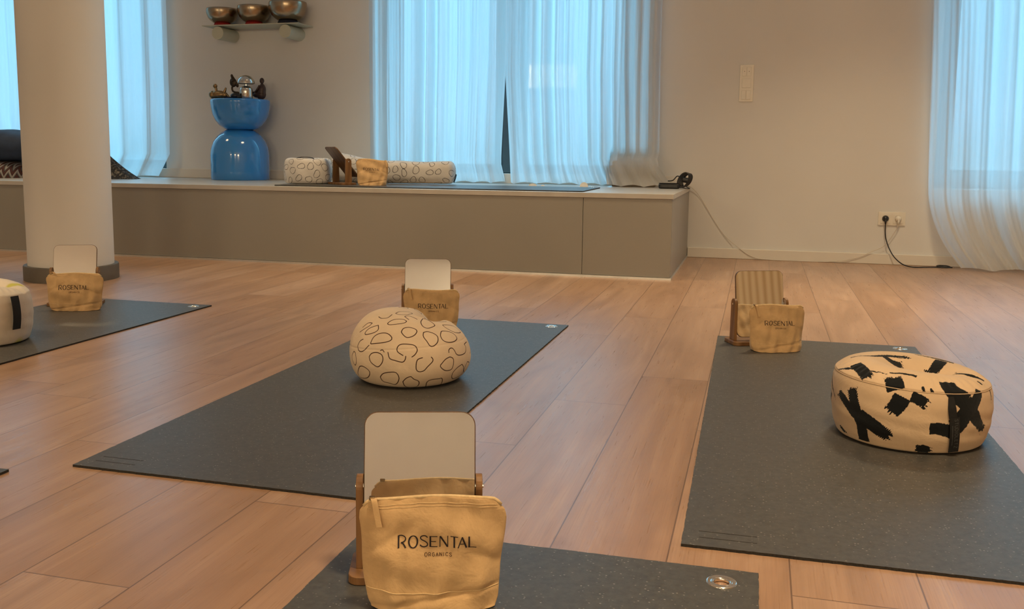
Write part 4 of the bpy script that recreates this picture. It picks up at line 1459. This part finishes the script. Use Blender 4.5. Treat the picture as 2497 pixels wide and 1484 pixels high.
for cx_ in (-.0355, .0355):
    P_ = rrect(.055, .055, .002, 2, cx_, 0)
    insert = MB()
    cir = [(cx_ + .0200 * math.cos(w), .0200 * math.sin(w)) for w in np.linspace(0, 2 * PI, 32, endpoint=False)]
    # square plate with a round recess
    sq = []
    for w in np.linspace(0, 2 * PI, 32, endpoint=False):
        cw, sw_ = math.cos(w), math.sin(w)
        q = .0275 / max(abs(cw), abs(sw_))
        sq.append((cx_ + q * cw, q * sw_))
    V = [(x, -.0120, z) for x, z in sq] + [(x, -.0120, z) for x, z in cir] + [(x, -.0086, z) for x, z in cir] + [(x, -.0086, z) for x, z in sq]
    Fs = []
    for i in range(32):
        j = (i + 1) % 32
        Fs += [(i, j, 32 + j, 32 + i), (32 + i, 32 + j, 64 + j, 64 + i), (96 + i, 96 + j, j, i)]
    Fs.append(tuple(range(64, 96)))
    insert.add(V, Fs)
    insert.build('socket_insert', M['white'], so, smooth=False)

pb = empty('power_cable', (.737, YW - .012, .2775), 0, 'black power cable hanging from the socket to the floor', 'cable')
def rel_tube(root, name, pts, r, mat, seg=10, n=10):
    P = [Vector(p) - Vector(root.location) for p in pts]
    return MB().tube(smooth_path(P, n), r, seg).build(name, mat, root)
def plug(root, mat, c):
    c = Vector(c) - Vector(root.location)
    mb = MB()
    prof = [(0, 0), (.0185, 0), (.0188, .006), (.0150, .016), (.0095, .024), (0, .025)]
    seg = 28; V = []; Fs = []
    for i in range(seg):
        w = 2 * PI * i / seg
        for r0, d_ in prof: V.append((c.x + r0 * math.cos(w), c.y - d_, c.z + r0 * math.sin(w)))
    n = len(prof)
    for i in range(seg):
        j = (i + 1) % seg
        for k in range(n - 1): Fs.append((i * n + k, i * n + k + 1, j * n + k + 1, j * n + k))
    mb.add(V, Fs)
    mb.tube([(c.x, c.y - .018, c.z - .004), (c.x, c.y - .020, c.z - .020), (c.x, c.y - .018, c.z - .032)], [.007, .006, .004], 10)
    mb.build('plug', mat, root)
plug(pb, M['black'], (.737, YW - .0088, .2775))
rel_tube(pb, 'cord', [(.737, YW - .028, .248), (.738, YW - .030, .20), (.745, YW - .030, .155), (.765, YW - .035, .10), (.795, YW - .05, .050), (.835, YW - .10, .015), (.885, 6.125, .0045),
                      (.960, 6.150, .0045), (1.03, 6.170, .0045), (1.075, 6.165, .0045), (1.10, 6.185, .006), (1.085, 6.215, .010), (1.045, 6.222, .010), (1.03, 6.200, .008), (1.06, 6.180, .008), (1.11, 6.175, .005)], .0033, M['black'])
wc = empty('power_cable', (.8085, YW - .012, .2775), 0, 'thin white cable trailing along the baseboard to the platform', 'cable')
plug(wc, M['white'], (.8085, YW - .0088, .2775))
rel_tube(wc, 'cord', [(.8085, YW - .028, .248), (.80, YW - .022, .215), (.765, YW - .018, .150), (.725, YW - .022, .105), (.66, YW - .024, .072), (.60, YW - .022, .040), (.50, YW - .024, .014), (.40, YW - .022, .0035), (.28, YW - .028, .0025),
                      (.15, YW - .026, .0025), (.05, YW - .022, .004), (0.0, YW - .020, .010), (-.06, YW - .020, .035), (-.12, YW - .018, .078), (-.18, YW - .008, .125), (-.225, YW - .005, .175), (-.28, YW - .005, .255), (-.335, YW - .006, .345),
                      (-.38, YW - .010, .41), (-.425, YW - .018, .4495), (-.46, YW - .035, .4495), (-.50, 6.17, .4495), (-.53, 6.10, .4495)], .0019, M['white_cable'])
# black adapter and coiled cable at the end of the platform
ad = empty('power_adapter', (-.52, 5.86, HB), 0, 'black power adapter with a coiled cable at the platform end', 'power adapter')
MB().prism(rrect(.125, .052, .018, 6), .001, .030).build('adapter_body', M['black'], ad, smooth=False, bevel=.008)
MB().prism(rrect(.115, .046, .016, 6, -.004, 0), .030, .034).build('adapter_lid', M['black'], ad, smooth=False, bevel=.002)
cr = MB()
for k in range(5):
    q = []
    for w in np.linspace(0, 2 * PI, 24, endpoint=False):
        q.append((.092 + .006 * k - .012 + .030 * math.cos(w) * (1 - .05 * k) + .3 * .045 * math.sin(w), .01 + .005 * k - .01, .052 + .045 * math.sin(w) * (1 - .04 * k)))
    q.append(q[0])
    cr.tube(q, .0036, 8, cap=False)
cr.tube(smooth_path([(.075, .01, .06), (.045, .02, .075), (.02, .01, .050), (-.01, .02, .045)], 6), .0034, 8)
cr.tube(smooth_path([(.10, .0, .012), (.12, -.01, .004), (.10, -.02, .004), (.06, -.012, .010)], 6), .0026, 8)
cr.build('coiled_cord', M['black'], ad)
MB().tube([(.078, .003, .055), (.108, .003, .050)], .016, 14).build('cord_wrap', M['black'], ad, auto=.6)

# a few white card rounds lying under the curtain hem
for i, (x, w_, h_) in enumerate(((-1.37, .026, .014), (-1.305, .012, .008), (-1.045, .026, .028))):
    o = MB().prism([(w_ * math.cos(a_), h_ * math.sin(a_)) for a_ in np.linspace(0, PI, 16)], 0, .004, fn=lambda v: (v[0], -v[2], v[1])).build('paper_disc', M['card'], loc=(x, 5.925, HB), smooth=False)
    tag(o, ['wider low white disc below the left part of the right curtain half', 'tiny white disc at the curtain hem', 'tallest white disc near the right end of the platform mat'][i], 'disc')

# ------------------------------------------------------------------ ceiling lamps (out of frame, they light the room)
for (lx, ly, pw) in LAMPS:
    r0 = empty('ceiling_lamp', (lx, ly, CEIL), 0, 'round flush ceiling lamp', 'ceiling lamp', 'flush ceiling lamps')
    MB().lathe([(.29, 0), (.29, -.075), (.275, -.075), (.275, -.0)], 48).build('lamp_ring', M['white'], r0)

for (lx, pw) in WALL_LAMPS:
    r0 = empty('wall_lamp', (lx, YN, 2.15), 0, 'wide wall lamp on the wall behind the camera', 'wall lamp', 'wide wall lamps')
    MB().box((-.68, 0, -.25), (.68, .12, .25)).build('lamp_housing', M['white'], r0, smooth=False, bevel=.006)

# pine cupboard added out of view, only to give the table mirror its stripes
wd = empty('added_wardrobe', (3.62, .1, 0), 0, 'unseen pine cupboard added by the right wall for the table mirror to reflect', 'added_wardrobe')
t = NT('knotty_pine')
co = t.coords((1, 1, .22))
w = t.new('TexWave', bands_direction='Y'); t.link(co, w.inputs['Vector'])
w.inputs['Scale'].default_value = 4.2; w.inputs['Distortion'].default_value = 3.2; w.inputs['Detail'].default_value = 2; w.inputs['Detail Scale'].default_value = .8
c = t.ramp(w.outputs[1], [(.05, (.62, .38, .15)), (.45, (.90, .66, .34)), (.95, (.96, .78, .46))])
t.set(c, .5)
MB().box((-.26, -1.5, .06), (.27, 1.5, 2.4)).build('carcass', t.m, wd, smooth=False, bevel=.004)
for k in range(4):
    y0 = -1.5 + k * .75
    dr = MB().box((-.285, y0 + .003, .08), (-.262, y0 + .747, 2.38)).build('door', t.m, wd, smooth=False, bevel=.003)
    MB().tube([(-.30, y0 + (.68 if k % 2 == 0 else .07), 1.0), (-.30, y0 + (.68 if k % 2 == 0 else .07), 1.2)], .008, 10).build('handle', M['steel'], dr)
MB().box((-.24, -1.48, 0), (.25, 1.48, .06)).build('plinth', t.m, wd, smooth=False)
